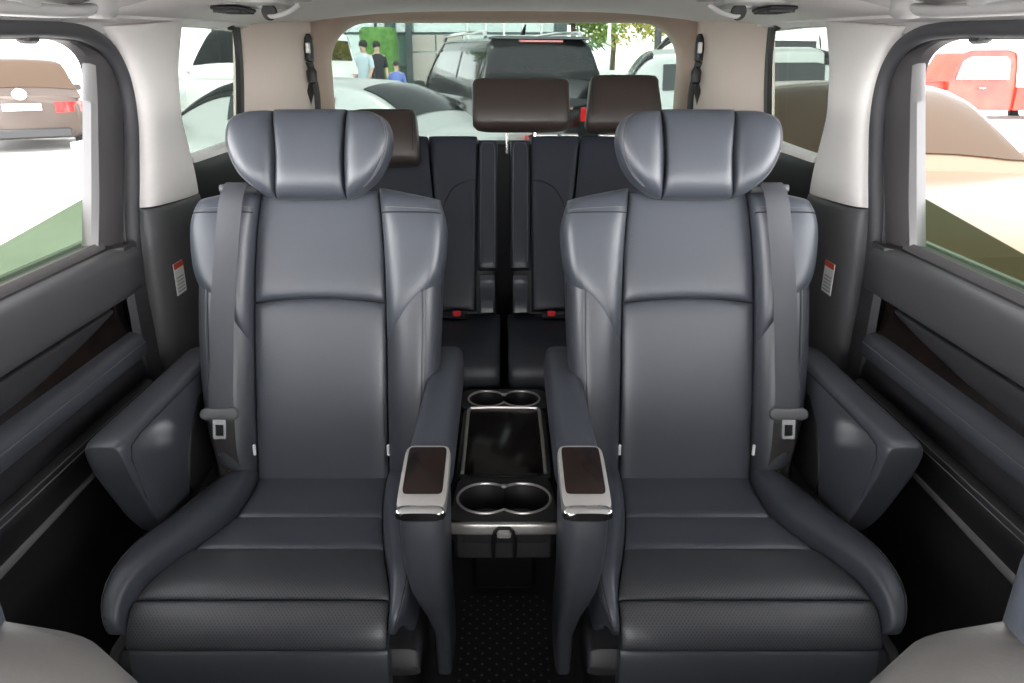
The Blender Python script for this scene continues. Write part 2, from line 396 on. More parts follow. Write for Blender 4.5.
    ext('door_pocket', rp([(-.79, .515), (-.785, .40), (-.775, .25), (-.79, .02)]), 'dark', y1=1.525)
    for zz, xx in ((.700, -.7605), (.609, -.7605), (.601, -.7555)):
        m = MB(); m.tube([mx((xx, y, zz)) for y in (Y0, .8, 1.2, 1.52)], .0011, 5); obj('stitching', m, 'thread', d)
    # rear edge of the door
    pa = [(-.79, 1.52, .90), (-.785, 1.522, .8), (-.785, 1.522, .6), (-.785, 1.525, .02)]; pb = [(-.79, 1.60, .90), (-.79, 1.605, .8), (-.79, 1.62, .6), (-.79, 1.65, .02)]
    m = MB(); m.ribbon([mx(p) for p in pa], [mx(p) for p in pb], (-s*.012, 0, 0)); obj('edge_trim', m, 'mid', d)
    # window frame: dark surround, pale rear strip, coat hook
    win_px = [(-160, 38), (-60, 38), (0, 38), (38, 38.5), (60, 44), (75, 56), (82, 76), (82.5, 120), (82.5, 180), (82, 246)]
    out_px = [(-170, 27), (-60, 27), (0, 28), (52, 28), (85, 34), (106, 52), (119, 85), (123, 125), (123.5, 180), (122, 246)]
    m = MB(); m.ribbon([mx(at(*q, x=-.835)) for q in win_px], [mx(at(*q, x=-.82)) for q in out_px], (-s*.012, 0, 0), 60); wf = obj('window_frame', m, 'trimp', d)
    pa = [(82, 63), (82.5, 100), (82.5, 150), (82.5, 200), (82, 247)]; pb = [(90, 66), (92, 100), (93, 150), (94, 200), (93, 250)]
    m = MB(); m.ribbon([mx(at(*q, x=-.832)) for q in pa], [mx(at(*q, x=-.82)) for q in pb], (-s*.014, 0, 0)); obj('frame_strip', m, 'strip', wf)
    m = MB(); p = at(27, 36, x=-.815); m.box(mx(p), (.012, .020, .013), bev=.005); obj('hook', m, 'mid', wf)
    # lowered glass
    o2 = [yz(90, 194.5, -.84), yz(0, 245, -.84), yz(-260, 392, -.84)]
    o2 = o2+[(o2[-1][0], .89), (o2[0][0], .89)]
    m = MB(); m.plate(o2, lambda a, b, w: mx((-.84+w, a, b)), .004); obj('pane', m, 'glass_door', d, 20)
    m = MB(); m.plate([(.35, 0), (.35, .885), (1.60, .885), (1.72, .80), (1.74, .0)], lambda a, b, w: mx((-.845+w, a, b)), .02); obj('inner_panel', m, 'dark', d)
    # outer skin
    m = MB(); m.plate([(.35, 0), (.35, .90), (1.62, .90), (1.68, .0)], lambda a, b, w: mx((-.90+w, a, b)), .03); obj('outer_skin', m, 'p_black', d)
    # warning label on the pillar cover
    w = MB(); q = [at(173, 264, x=-.757), at(183.5, 261.5, x=-.757), at(184.5, 294, x=-.757), at(174.5, 296.5, x=-.757)]
    y0, y1, z0, z1 = q[0].y-.004, q[1].y-.010, .748, .822
    lab = thing('warning_label', 'white warning label with red header on the grey pillar beside the %s door' % ('windowed left' if s < 0 else 'right'), 'label', mx((-.757, (y0+y1)/2, z0)))
    w.plate([(y0, z0), (y1, z0), (y1, z1), (y0, z1)], lambda a, b, k: mx((-.7565+k, a, b)), .002); obj('paper', w, 'paper', lab)
    w = MB(); w.plate([(y0, z1-.013), (y1, z1-.013), (y1, z1), (y0, z1)], lambda a, b, k: mx((-.7550+k, a, b)), .001); obj('red_header', w, 'redink', lab)
    w = MB()
    for k in range(5):
        zz = z0+.006+k*.008; w.plate([(y0+.006, zz), (y1-.008, zz), (y1-.008, zz+.003), (y0+.006, zz+.003)], lambda a, b, kk: mx((-.7550+kk, a, b)), .001)
    obj('printed_lines', w, 'ink', lab)
    lab['label'] = 'white red-topped warning label on the pillar between %s sliding door and %s captain seat' % (sn, sn)
for s, sn in SIDES: side(s, sn)

# hatch: ring, glass, lower trim
ht = struct('wall_rear', (0, 2.9, 0))
def ring(hw, zb, zt, r, n=60):
    """open arch from lower left up, over and down the right"""
    P = [(-hw, zb)]
    for k in range(13): a = PI-PI/2*k/12; P.append((-hw+r+r*math.cos(a), zt-r+r*math.sin(a)))
    for k in range(1, 8): P.append((-hw+r+(2*hw-2*r)*k/8, zt))
    for k in range(13): a = PI/2-PI/2*k/12; P.append((hw-r+r*math.cos(a), zt-r+r*math.sin(a)))
    return P+[(hw, zb)]
m = MB(); A = ring(.625, .75, 1.385, .14); B = ring(.668, .75, 1.425, .15); C = ring(.70, .75, 1.45, .16)
rows = []
for a, b, cc in zip(A, B, C):
    rows.append([Vector((a[0], 2.95, a[1])), Vector((a[0], 2.90, a[1])), Vector((a[0]*.75+b[0]*.25, 2.86, a[1]*.75+b[1]*.25)), Vector((b[0], 2.835, b[1])), Vector((cc[0], 2.84, cc[1])), Vector((cc[0], 2.95, cc[1]))])
I = m.grid(rows, closed=True); m.cap(I[0]); m.cap(I[-1]); obj('hatch_surround', m, 'brown', ht)
m = MB(); m.box((0, 2.93, .48), (.72, .03, .50), bev=.01); obj('hatch_panel', m, 'dark', ht)
w3 = struct('window_3', (0, 2.97, .95)); m = MB(); m.box((0, 2.965, 1.2), (.69, .003, .25)); obj('pane', m, 'glass_rear', w3)

# ------------------------------------------------------------------ CAPTAIN SEATS
XC = .385
prof = [(1.47, .425), (1.36, .425), (1.25, .43), (1.15, .437), (1.07, .444), (1.02, .442), (.985, .425), (.968, .395), (.964, .36), (.968, .30), (.975, .20)]
PF = [spl(prof, k/200) for k in range(201)]
PL = [0.]
for a, b in zip(PF, PF[1:]): PL.append(PL[-1]+math.hypot(a[0]-b[0], a[1]-b[1]))
def prof_at(q):
    q = min(max(q, 0), PL[-1]-1e-6); k = 0
    import bisect
    k = min(max(bisect.bisect_right(PL, q)-1, 0), 199)
    f = (q-PL[k])/(PL[k+1]-PL[k]); a, b = PF[k], PF[k+1]
    k0, k1 = max(k-4, 0), min(k+5, 200)
    d = Vector((0, PF[k1][0]-PF[k0][0], PF[k1][1]-PF[k0][1])).normalized()
    return a[0]+(b[0]-a[0])*f, a[1]+(b[1]-a[1])*f, Vector((0, -d.z, d.y))*(-1 if d.y > 0 else -1)
def q_of_y(y):
    return min(range(120), key=lambda k: abs(PF[k][0]-y)) and PL[min(range(121), key=lambda k: abs(PF[k][0]-y))]
def q_of_z(z):
    return PL[min(range(120, 201), key=lambda k: abs(PF[k][1]-z))]
EV = Vector((0, .30, .954)); EW = Vector((0, -.954, .30)); OB = Vector((0, 1.42, .43))
def captain_seat(s, sn):
    X = lambda xl: s*(XC-xl)             # xl > 0 points to the middle of the cabin
    R0 = thing('captain_seat', 'black leather captain seat with winged headrest beside the %s sliding door' % sn, 'car seat', (s*XC, 1.2, 0), 0, 'second row captain seats')
    def mb_(x, v, w):
        w2 = w+.012*math.sin(PI*min(max(v/.6, 0), 1)); p = OB+EV*v+EW*w2; return Vector((X(x+.006), p.y, p.z))
    def mc(x, q, w):
        y, z, n = prof_at(q); return Vector((X(x), y, z))+n*w
    def st(name, fn, par, mt='thread', r=.0011, n=30):
        m = MB(); m.tube([fn(k/n) for k in range(n+1)], r, 5); return obj(name, m, mt, par)
    # --- cushion
    sb = MB(); sb.sloft([((X(0), 1.22, .03), (.20, 0, 0), (0, .20, 0), 6), ((X(0), 1.22, .05), (.22, 0, 0), (0, .22, 0), 6), ((X(0), 1.22, .30), (.235, 0, 0), (0, .235, 0), 6), ((X(0), 1.22, .40), (.23, 0, 0), (0, .22, 0), 6)])
    obj('seat_base', sb, 'dark', R0)
    q0, q1, q2, q3 = q_of_y(1.44), q_of_y(1.256), q_of_y(1.142), q_of_y(1.008); q4 = q_of_z(.388); q5 = q_of_z(.235)
    def hw(q):
        f = min(max((q-q0)/(q3-q0), 0), 1); return spl([(.138,), (.144,), (.157,), (.178,), (.203,)], f)[0]
    def hwo(q):
        f = min(max((q-q0)/(q3-q0), 0), 1); return spl([(.134,), (.124,), (.134,), (.172,), (.206,)], f)[0]
    cu = None
    for a, b, mt, th in ((q0, q1, 'leather', .016), (q1, q2, 'leather', .016), (q2, q3, 'perf', .018), (q3, q4, 'perf', .022), (q4, q5, 'leather_side', .012)):
        g = .0012; ks = [a+g+(b-a-2*g)*k/4 for k in range(5)]
        m = MB(); m.pillow([(-hwo(k), k) for k in ks], [(hw(k), k) for k in ks], mc, th, .03, ns=9, nt=5, nu=26, nv=22)
        p = obj('seat_cushion', m, mt, R0 if cu is None else cu)
        if cu is None: cu = p
        else: p.name = 'cushion_panel'
    for sg in (-1, 1):
        hf = hwo if sg < 0 else hw
        qs = [q0, q0+(q3-q0)*.25, q0+(q3-q0)*.5, q0+(q3-q0)*.75, q3-.005, q3+.045]
        Rr = [.166, .206, .240, .253, .252, .232] if sg < 0 else [.185, .225, .24, .243, .238, .215]
        L = [(sg*(hf(q)+.001), q) for q in qs]; Rv = [(sg*r, q) for r, q in zip(Rr, qs)]
        TH = .054 if sg < 0 else .050
        def mcb(x, q, w, sg=sg, hf=hf):
            p = mc(x, q, w); f = (abs(x)-hf(q))/.1; p.z -= max(f-.6, 0)*.03; return p
        m = MB(); m.pillow(L, Rv, mcb, TH, .10, ns=3.4, nt=3.0, nu=22, nv=30); bo = obj('seat_bolster', m, 'leather', R0)
        for ss, mt_ in ((.50, 'groove'), (.58, 'thread')):
            def fn(t, ss=ss):
                tt = -.94+1.86*t; l = spl(L, (tt+1)/2); r = spl(Rv, (tt+1)/2); k = .5+ss/2
                e = (1-ss**3.4)**(1/3.4)*(1-abs(tt)**3)**(1/3); return mcb(l[0]+(r[0]-l[0])*k, l[1]+(r[1]-l[1])*k, TH*e+.0005)
            st('stitching', fn, bo, mt_, .0012 if mt_ == 'groove' else .0008)
        m = MB(); m.sloft([((X(sg*.215), y, z), (.034, 0, 0), (0, 0, .032*k), 3) for y, z, k in ((.985, .325, .3), (1.0, .33, .8), (1.06, .335, 1), (1.3, .34, 1), (1.44, .35, .8))])
        obj('side_cover', m, 'plastic', R0)
    # front corner shield on the outer side
    m = MB(); m.sloft([((X(-.245), y, .315), (.035*k, 0, 0), (0, 0, .022*k), 3) for y, k in ((.985, .3), (.995, .8), (1.03, 1), (1.10, 1), (1.13, .5))]); obj('corner_shield', m, 'grey', R0)
    # --- backrest
    m = MB(); secs = []
    for v, hw_, th in ((-.06, .20, .04), (-.03, .235, .05), (.2, .245, .055), (.45, .255, .055), (.53, .245, .05), (.57, .21, .03)):
        c0 = OB+EV*v-EW*.055; secs.append(((X(0), c0.y, c0.z), (hw_, 0, 0), EW*th, 5))
    m.sloft(secs, 40); obj('back_shell', m, 'leather_side', R0)
    arc = lambda x: .010*(1-(x/.137)**2)
    def mlow(x, v, w): return mb_(x, v+arc(x)*(v/.375), w)
    def mup(x, v, w): return mb_(x, v+arc(x)*max(0, (.60-v)/.225), w)
    m = MB(); m.pillow([(-.137, -.03), (-.136, .18), (-.135, .368)], [(.137, -.03), (.136, .18), (.135, .368)], mlow, .022, .03, ns=8, nt=10, nu=26, nv=30)
    br = obj('backrest', m, 'leather', R0)
    m = MB(); m.pillow([(-.135, .370), (-.130, .50), (-.120, .60)], [(.135, .370), (.130, .50), (.120, .60)], mup, .024, .03, ns=8, nt=7, nu=26, nv=26)
    obj('backrest_panel', m, 'leather', br)
    for sg in (-1, 1):
        Lb = [(sg*.1385, .0), (sg*.1375, .2), (sg*.137, .38), (sg*.134, .50)]
        Rb = [(sg*.218, .04), (sg*.240, .15), (sg*.247, .30), (sg*.246, .45)]
        m = MB(); m.pillow(Lb, Rb, mb_, .058, .09, ns=2.6, nt=8, nu=20, nv=34, skew=.15); bb = obj('back_bolster', m, 'leather_side', R0)
        for ss in (.42, .50):
            def fn(t, ss=ss):
                tt = -.85+1.6*t; l = spl(Lb, (tt+1)/2); r = spl(Rb, (tt+1)/2); k = .5+ss/2
                e = (1-ss**2.6)**(1/2.6)*(1-abs(tt)**8)**(1/8); return mb_(l[0]+(r[0]-l[0])*k, l[1]+(r[1]-l[1])*k, .058*e*(1+.15*ss)+.0004)
            st('stitching', fn, bb, 'thread' if ss > .45 else 'groove', .0009)
        Lw = [(sg*.1385, .275), (sg*.1365, .40), (sg*.131, .51), (sg*.121, .608)]
        Rw = [(sg*.245, .405), (sg*.256, .455), (sg*.260, .525), (sg*.247, .582)]
        m = MB(); m.pillow(Lw, Rw, mb_, .064, .10, ns=3.6, nt=3.8, nu=24, nv=30, skew=.06); wg = obj('shoulder_wing', m, 'leather', R0)
        for dt, mtn, rr in ((.62, 'groove', .0015), (.70, 'thread', .0009)):
            def fn(t, dt=dt):
                ss = -.93+1.86*t; l = spl(Lw, (dt+1)/2); r = spl(Rw, (dt+1)/2); k = .5+ss/2
                e = (1-abs(ss)**3.6)**(1/3.6)*(1-dt**3.8)**(1/3.8); return mb_(l[0]+(r[0]-l[0])*k, l[1]+(r[1]-l[1])*k, .064*e*(1+.06*ss)+.0004)
            st('stitching', fn, wg, mtn, rr)
    for xt in (-.139, .139):
        m = MB(); m.box(mb_(xt, .065, .026), (.0028, .003, .012), bev=.001); obj('care_tag', m, 'paper', R0)['label'] = 'small white fabric tag'
    # --- headrest
    def mh(x, v, w):
        return mb_(x-.006, v, w+.050+.16*max(abs(x)-.066, 0))
    m = MB(); m.pillow([(-.069, .578), (-.065, .66), (-.072, .755)], [(.069, .578), (.065, .66), (.072, .755)], mh, .046, .05, ns=9, nt=3.2, nu=22, nv=26)
    hr = obj('headrest', m, 'leather', R0)
    for sg in (-1, 1):
        Lw = [(sg*.0695, .578), (sg*.0655, .66), (sg*.0725, .753)]
        Rw = [(sg*.092, .583), (sg*.140, .625), (sg*.163, .68), (sg*.157, .725), (sg*.124, .748)]
        m = MB(); m.pillow(Lw, Rw, mh, .050, .05, ns=2.8, nt=3.0, nu=22, nv=26, skew=-.05); hw2 = obj('headrest_wing', m, 'leather', hr)
        for ss in (.80, .87):
            def fn(t, ss=ss):
                tt = -.80+1.6*t; l = spl(Lw, (tt+1)/2); r = spl(Rw, (tt+1)/2); k = .5+ss/2
                e = (1-ss**2.8)**(1/2.8)*(1-abs(tt)**3)**(1/3); return mh(l[0]+(r[0]-l[0])*k, l[1]+(r[1]-l[1])*k, .050*e*(1-.05*ss)+.0005)
            st('stitching', fn, hw2, 'thread', .0009)
    for xx in (-.05, .05):
        m = MB(); m.tube([mb_(xx, .54, -.03), mb_(xx, .60, -.01), mb_(xx, .65, .02)], .006, 10); obj('headrest_post', m, 'chrome', R0)
    # --- outer armrest (chunky, tapering)
    def rx(y, zc, hx, hz, n, xc): return ((X(xc), y, zc), (hx, 0, 0), (0, 0, hz), n)
    m = MB(); rows = []
    st_ = [(1.118+.030*(1-math.cos(PI/2*i_/10)), .80+.20*math.sin(PI/2*i_/10)) for i_ in range(11)]+[(1.148+.392*i_/10, 1.) for i_ in range(1, 10)]+[(1.54+.06*math.sin(PI/2*i_/8), .6+.4*math.cos(PI/2*i_/8)) for i_ in range(9)]
    for y, k in st_:
        ztop = .668; zb = .43; zc = (ztop+zb)/2; hz = (ztop-zb)/2*(.75+.25*k); r = []
        lean = .10*min(1, max(0, (1.54-y)/.42))
        for a in range(56):
            an = 2*PI*(a+.5)/56; ca, sa = math.cos(an), math.sin(an); n = 6.5
            px = .038*k*math.copysign(abs(ca)**(2/n), ca); pz = hz*math.copysign(abs(sa)**(2/n), sa)
            dn = (1-pz/hz)/2
            r.append(Vector((X(-.278+px*(1-.30*dn)+.010*dn), y+lean*dn**1.3-.02*dn*(1-dn), zc+pz)))
        rows.append(r)
    I = m.grid(rows, closed=True); m.cap(I[0]); m.cap(I[-1]); ar = obj('armrest', m, 'leather_side', R0, 60)
    m = MB(); m.tube([Vector((X(x), y, z)) for x, y, z in ((-.2485, 1.205, .46), (-.244, 1.165, .54), (-.2415, 1.138, .63), (-.241, 1.145, .652), (-.2405, 1.18, .6585), (-.2405, 1.3, .659), (-.241, 1.45, .658), (-.243, 1.55, .655))], .0012, 5); obj('stitching', m, 'groove', ar)
    m = MB(); m.sloft([((X(-.262), y, .53+dz), (.0245, 0, 0), (0, 0, h_), 5) for y, h_, dz in ((1.33, .02, -.07), (1.345, .05, -.045), (1.38, .08, -.02), (1.43, .10, 0), (1.57, .10, 0))]); obj('armrest_bracket', m, 'dark', ar)
    # --- inner armrest with control panel
    xi = .262
    m = MB(); m.sloft([((X(xi), y, .618+zo), (.0365*k, 0, 0), (0, 0, .045*kz), 3.6) for y, k, kz, zo in ((1.625, .25, .3, -.01), (1.618, .62, .7, -.004), (1.60, .86, .93, 0), (1.57, .95, 1, 0), (1.35, 1.0, 1, 0), (1.145, 1.03, 1, 0), (1.128, 1.0, .95, 0), (1.119, .9, .85, -.002))], 36)
    ia = obj('armrest', m, 'leather', R0)
    m = MB(); m.sloft([((X(xi+dx), yc, z), (hx, 0, 0), (0, hy, 0), 5) for z, dx, hx, yc, hy in ((.642, 0, .033, 1.052, .086), (.632, 0, .0355, 1.050, .088), (.58, 0, .0355, 1.050, .086), (.53, .001, .034, 1.052, .083), (.48, .004, .030, 1.058, .079), (.44, .009, .0245, 1.068, .073), (.40, .014, .019, 1.085, .068), (.34, .018, .015, 1.11, .065), (.24, .018, .014, 1.13, .065))], 32)
    obj('armrest_column', m, 'leather_side', ia)
    m = MB(); m.sloft([((X(xi-.005), y, .52), (.02, 0, 0), (0, 0, .06), 4) for y in (1.14, 1.16, 1.52, 1.55)]); obj('armrest_bracket', m, 'dark', ia)
    # tilted control panel
    tl = Vector((0, -.985, -.17)).normalized(); nn = Vector((0, -.17, .985)).normalized(); cpn = Vector((X(xi), 1.040, .650))
    def plate_secs(c0, hx, hy, hs, n=7): return [((c0+nn*h), (hx*k, 0, 0), tl*hy*k, n) for h, k in hs]
    m = MB(); m.sloft(plate_secs(cpn, .0375, .078, ((-.018, .97), (-.004, 1), (.0, 1), (.006, .97), (.007, .93)), 7), 48); cp = obj('control_panel', m, 'silver', ia)
    m = MB(); m.sloft(plate_secs(cpn-tl*.013, .0305, .056, ((.004, 1), (.0085, 1), (.009, .98)), 12), 40); obj('screen', m, 'screen', cp)['label'] = 'glossy dark control screen'
    m = MB(); m.sloft([((c0), (.0375*k, 0, 0), nn*.010*k, 4) for c0, k in ((cpn+tl*.070, .9), (cpn+tl*.078, 1), (cpn+tl*.083, .95), (cpn+tl*.086, .8))], 28); obj('chrome_lip', m, 'chrome', cp)
    # recliner bracket seen low beside the back
    m = MB(); m.box(mb_(-.182, .035, .035), (.009, .010, .022), Matrix.Rotation(-.3, 3, 'X'), .004); obj('recliner_cover', m, 'grey', R0)
    # --- belt: webbing out of the shoulder guide, tongue at the lower end
    B0 = thing('seat_belt', 'grey webbing seat belt running down the outer bolster of the %s captain seat' % sn, 'seat belt', mb_(-.19, .12, .08), 0, 'captain seat belts')
    pts = [(-.158, .60, .02), (-.158, .612, .045), (-.158, .600, .066), (-.160, .57, .083), (-.165, .5, .086), (-.172, .4, .088), (-.178, .3, .085), (-.182, .22, .083), (-.185, .165, .082), (-.186, .13, .078)]
    m = MB(); P = [mb_(*p) for p in pts]; m.strap([Vector(spl(P, k/50)) for k in range(51)], (1, 0, 0), .047, .0022); wb = obj('webbing', m, 'web', B0)
    m = MB(); P = [mb_(-.186, .135, .066), mb_(-.186, .07, .058), mb_(-.182, .0, .035)]; m.strap([Vector(spl(P, k/12)) for k in range(13)], (1, 0, 0), .044, .002); obj('lower_webbing', m, 'webd', B0)
    c0 = mb_(-.186, .149, .086)
    m = MB(); m.sloft([(c0+Vector((x, 0, 0)), EV*hv, EW*.006, 3) for x, hv in ((-.037, .004), (-.035, .009), (-.028, .0125), (-.012, .0115), (0, .011), (.012, .0115), (.028, .0125), (.035, .009), (.037, .004))], 20); tg = obj('tongue_grip', m, 'grey', B0)
    m = MB(); n0 = c0+EV*-.028
    for dx in (-.0105, .0105): m.box(n0+Vector((dx, 0, 0)), (.0035, .0022, .020), Matrix.Rotation(-.30, 3, 'X'), .001)
    m.box(n0+EV*-.0185, (.013, .0022, .004), Matrix.Rotation(-.30, 3, 'X'), .001); m.box(n0+EV*.013, (.013, .0022, .007), Matrix.Rotation(-.30, 3, 'X'), .001)
    obj('tongue_plate', m, 'chrome', tg)
    g0 = mb_(-.160, .602, .025)
    m = MB(); m.sloft([(g0+Vector((x, 0, 0))+EW*.0, EW*k*.022, EV*k*.010, 3) for x, k in ((-.042, .4), (-.038, .9), (0, 1), (.038, .9), (.042, .4))], 20); obj('belt_guide', m, 'grey', B0)
for s, sn in SIDES: captain_seat(s, sn)

# ------------------------------------------------------------------ CENTRE CONSOLE
CO = thing('center_console', 'low black console with two pairs of cup holders and glossy tray between the captain seats', 'console', (0, 1.53, 0))
CZ = .45
def eight(r, d, n=72):
    out = []
    for k in range(n):
        a = 2*PI*k/n; ca, sa = abs(math.cos(a)), math.sin(a)
        out.append((d*ca+math.sqrt(max(r*r-d*d*sa*sa, 0)), a))
    return [(q*math.cos(a), q*math.sin(a)) for q, a in out]
def rrect(hx, hy, n=72, e=6, fx=None):
    out = []
    for k in range(n):
        a = 2*PI*k/n; ca, sa = math.cos(a), math.sin(a); q = (abs(ca/hx)**e+abs(sa/hy)**e)**(-1/e); out.append((q*ca, q*sa))
    return out
def holder(yc, hx, hy, r, d, depth, wf):
    """cup-holder zone: plate with a real double recess"""
    O = rrect(hx, hy, e=9); E = eight(r, d)
    wide = lambda x, y: x*(1+wf*(-y/hy)*.5+wf*.0)
    m = MB()
    rows = [[Vector((wide(x, y)*.97, yc+y*.97, CZ-.05)) for x, y in O], [Vector((wide(x, y), yc+y, CZ-.045)) for x, y in O], [Vector((wide(x, y), yc+y, CZ-.004)) for x, y in O], [Vector((wide(x, y)*.98, yc+y*.98, CZ)) for x, y in O],
            [Vector((x*1.02, yc+y*1.02, CZ)) for x, y in E], [Vector((x, yc+y, CZ-.003)) for x, y in E], [Vector((x*.94, yc+y*.94, CZ-depth)) for x, y in E], [Vector((x*.02, yc+y*.02, CZ-depth)) for x, y in E]]
    m.grid(rows, closed=True); p = obj('cup_holder', m, 'plastic', CO)
    m = MB(); m.tube([Vector((x*1.025, yc+y*1.025, CZ+.0005)) for x, y in E+E[:1]], .0028, 8); obj('rim', m, 'silver', p)
    m = MB(); m.box((0, yc+math.sqrt(r*r-d*d)+.004, CZ+.001), (.006, .006, .003), bev=.002); obj('tab', m, 'silver', p)
    for sx_ in (-1, 1):
        m = MB(); m.lathe([(0, 0), (r*.72, 0), (r*.74, .003), (r*.70, .006), (0, .006)], (sx_*d*.95, yc, CZ-depth+.001), k=32); obj('liner', m, 'mid', p)
    return p
holder(1.307, .1, .083, .0535, .036, .055, .10)
holder(1.778, .108, .062, .046, .042, .05, .0)
m = MB(); m.sloft([((0, 1.553, z), (.100*k, 0, 0), (0, .172*k, 0), 14) for z, k in ((CZ-.05, .97), (CZ-.045, 1), (CZ-.002, 1), (CZ, .985))], 64); obj('top_plate', m, 'plastic', CO)
m = MB(); m.sloft([((0, 1.553, z), (.084*k, 0, 0), (0, .160*k, 0), 16) for z, k in ((CZ-.002, 1), (CZ+.002, 1), (CZ+.003, .98))], 64); tray = obj('tray', m, 'screen', CO); tray['label'] = 'glossy dark brown tray'
m = MB(); R_ = rrect(.088, .165, 72, 12); m.tube([Vector((x, 1.553+y, CZ+.002)) for x, y in R_ if y > -.14] , .0035, 8) if False else m.tube([Vector((-.087, 1.40, CZ+.002)), Vector((-.087, 1.55, CZ+.003)), Vector((-.0865, 1.70, CZ+.004)), Vector((-.081, 1.714, CZ+.004)), Vector((-.04, 1.718, CZ+.004)), Vector((.04, 1.718, CZ+.004)), Vector((.081, 1.714, CZ+.004)), Vector((.0865, 1.70, CZ+.004)), Vector((.087, 1.55, CZ+.003)), Vector((.087, 1.40, CZ+.002))], .004, 8); obj('tray_rail', m, 'silver', CO)
m = MB(); m.sloft([((x, 1.221, CZ-.012), (0, .006*k, 0), (0, 0, .012*k), 4) for x, k in ((-.105, .4), (-.10, .9), (-.05, 1), (.05, 1), (.10, .9), (.105, .4))], 20); obj('front_lip', m, 'silver', CO)
m = MB(); m.box((0, 1.25, CZ-.055), (.094, .025, .03), bev=.006); obj('front_panel', m, 'plastic', CO)
m = MB(); m.tube([(-.020, 1.213, CZ-.075), (-.020, 1.208, CZ-.03), (-.017, 1.209, CZ-.012), (-.010, 1.212, CZ-.006), (.010, 1.212, CZ-.006), (.017, 1.209, CZ-.012), (.020, 1.208, CZ-.03), (.020, 1.213, CZ-.075)], .0035, 8); obj('latch_loop', m, 'black', CO)
m = MB(); m.box((0, 1.212, CZ-.022), (.013, .004, .004), bev=.002); obj('latch_tab', m, 'silver', CO)
m = MB(); m.box((0, 1.70, .20), (.08, .10, .20), bev=.01); obj('console_foot', m, 'black', CO)
# floor mat
m = MB(); k = [[m.add((x, y, .012), (x, y)) for x in (-.10, -.05, 0, .05, .10)] for y in (.7, 1.0, 1.3, 1.57)]
kb = [[m.add((x, y, .0), (x, y)) for x in (-.10, .10)] for y in (.7, 1.57)]
for j in range(3):
    for i in range(4): m.face(k[j][i], k[j][i+1], k[j+1][i+1], k[j+1][i])
m.face(k[0][0], kb[0][0], kb[0][1], k[0][4]); m.face(k[3][0], kb[1][0], kb[1][1], k[3][4])
m.face(*[k[j][0] for j in range(4)], kb[1][0], kb[0][0]); m.face(*[k[j][4] for j in range(4)], kb[1][1], kb[0][1])
tag(obj('floor_mat', m, 'mat'), 'black studded aisle mat on the floor in front of the console', 'floor mat')

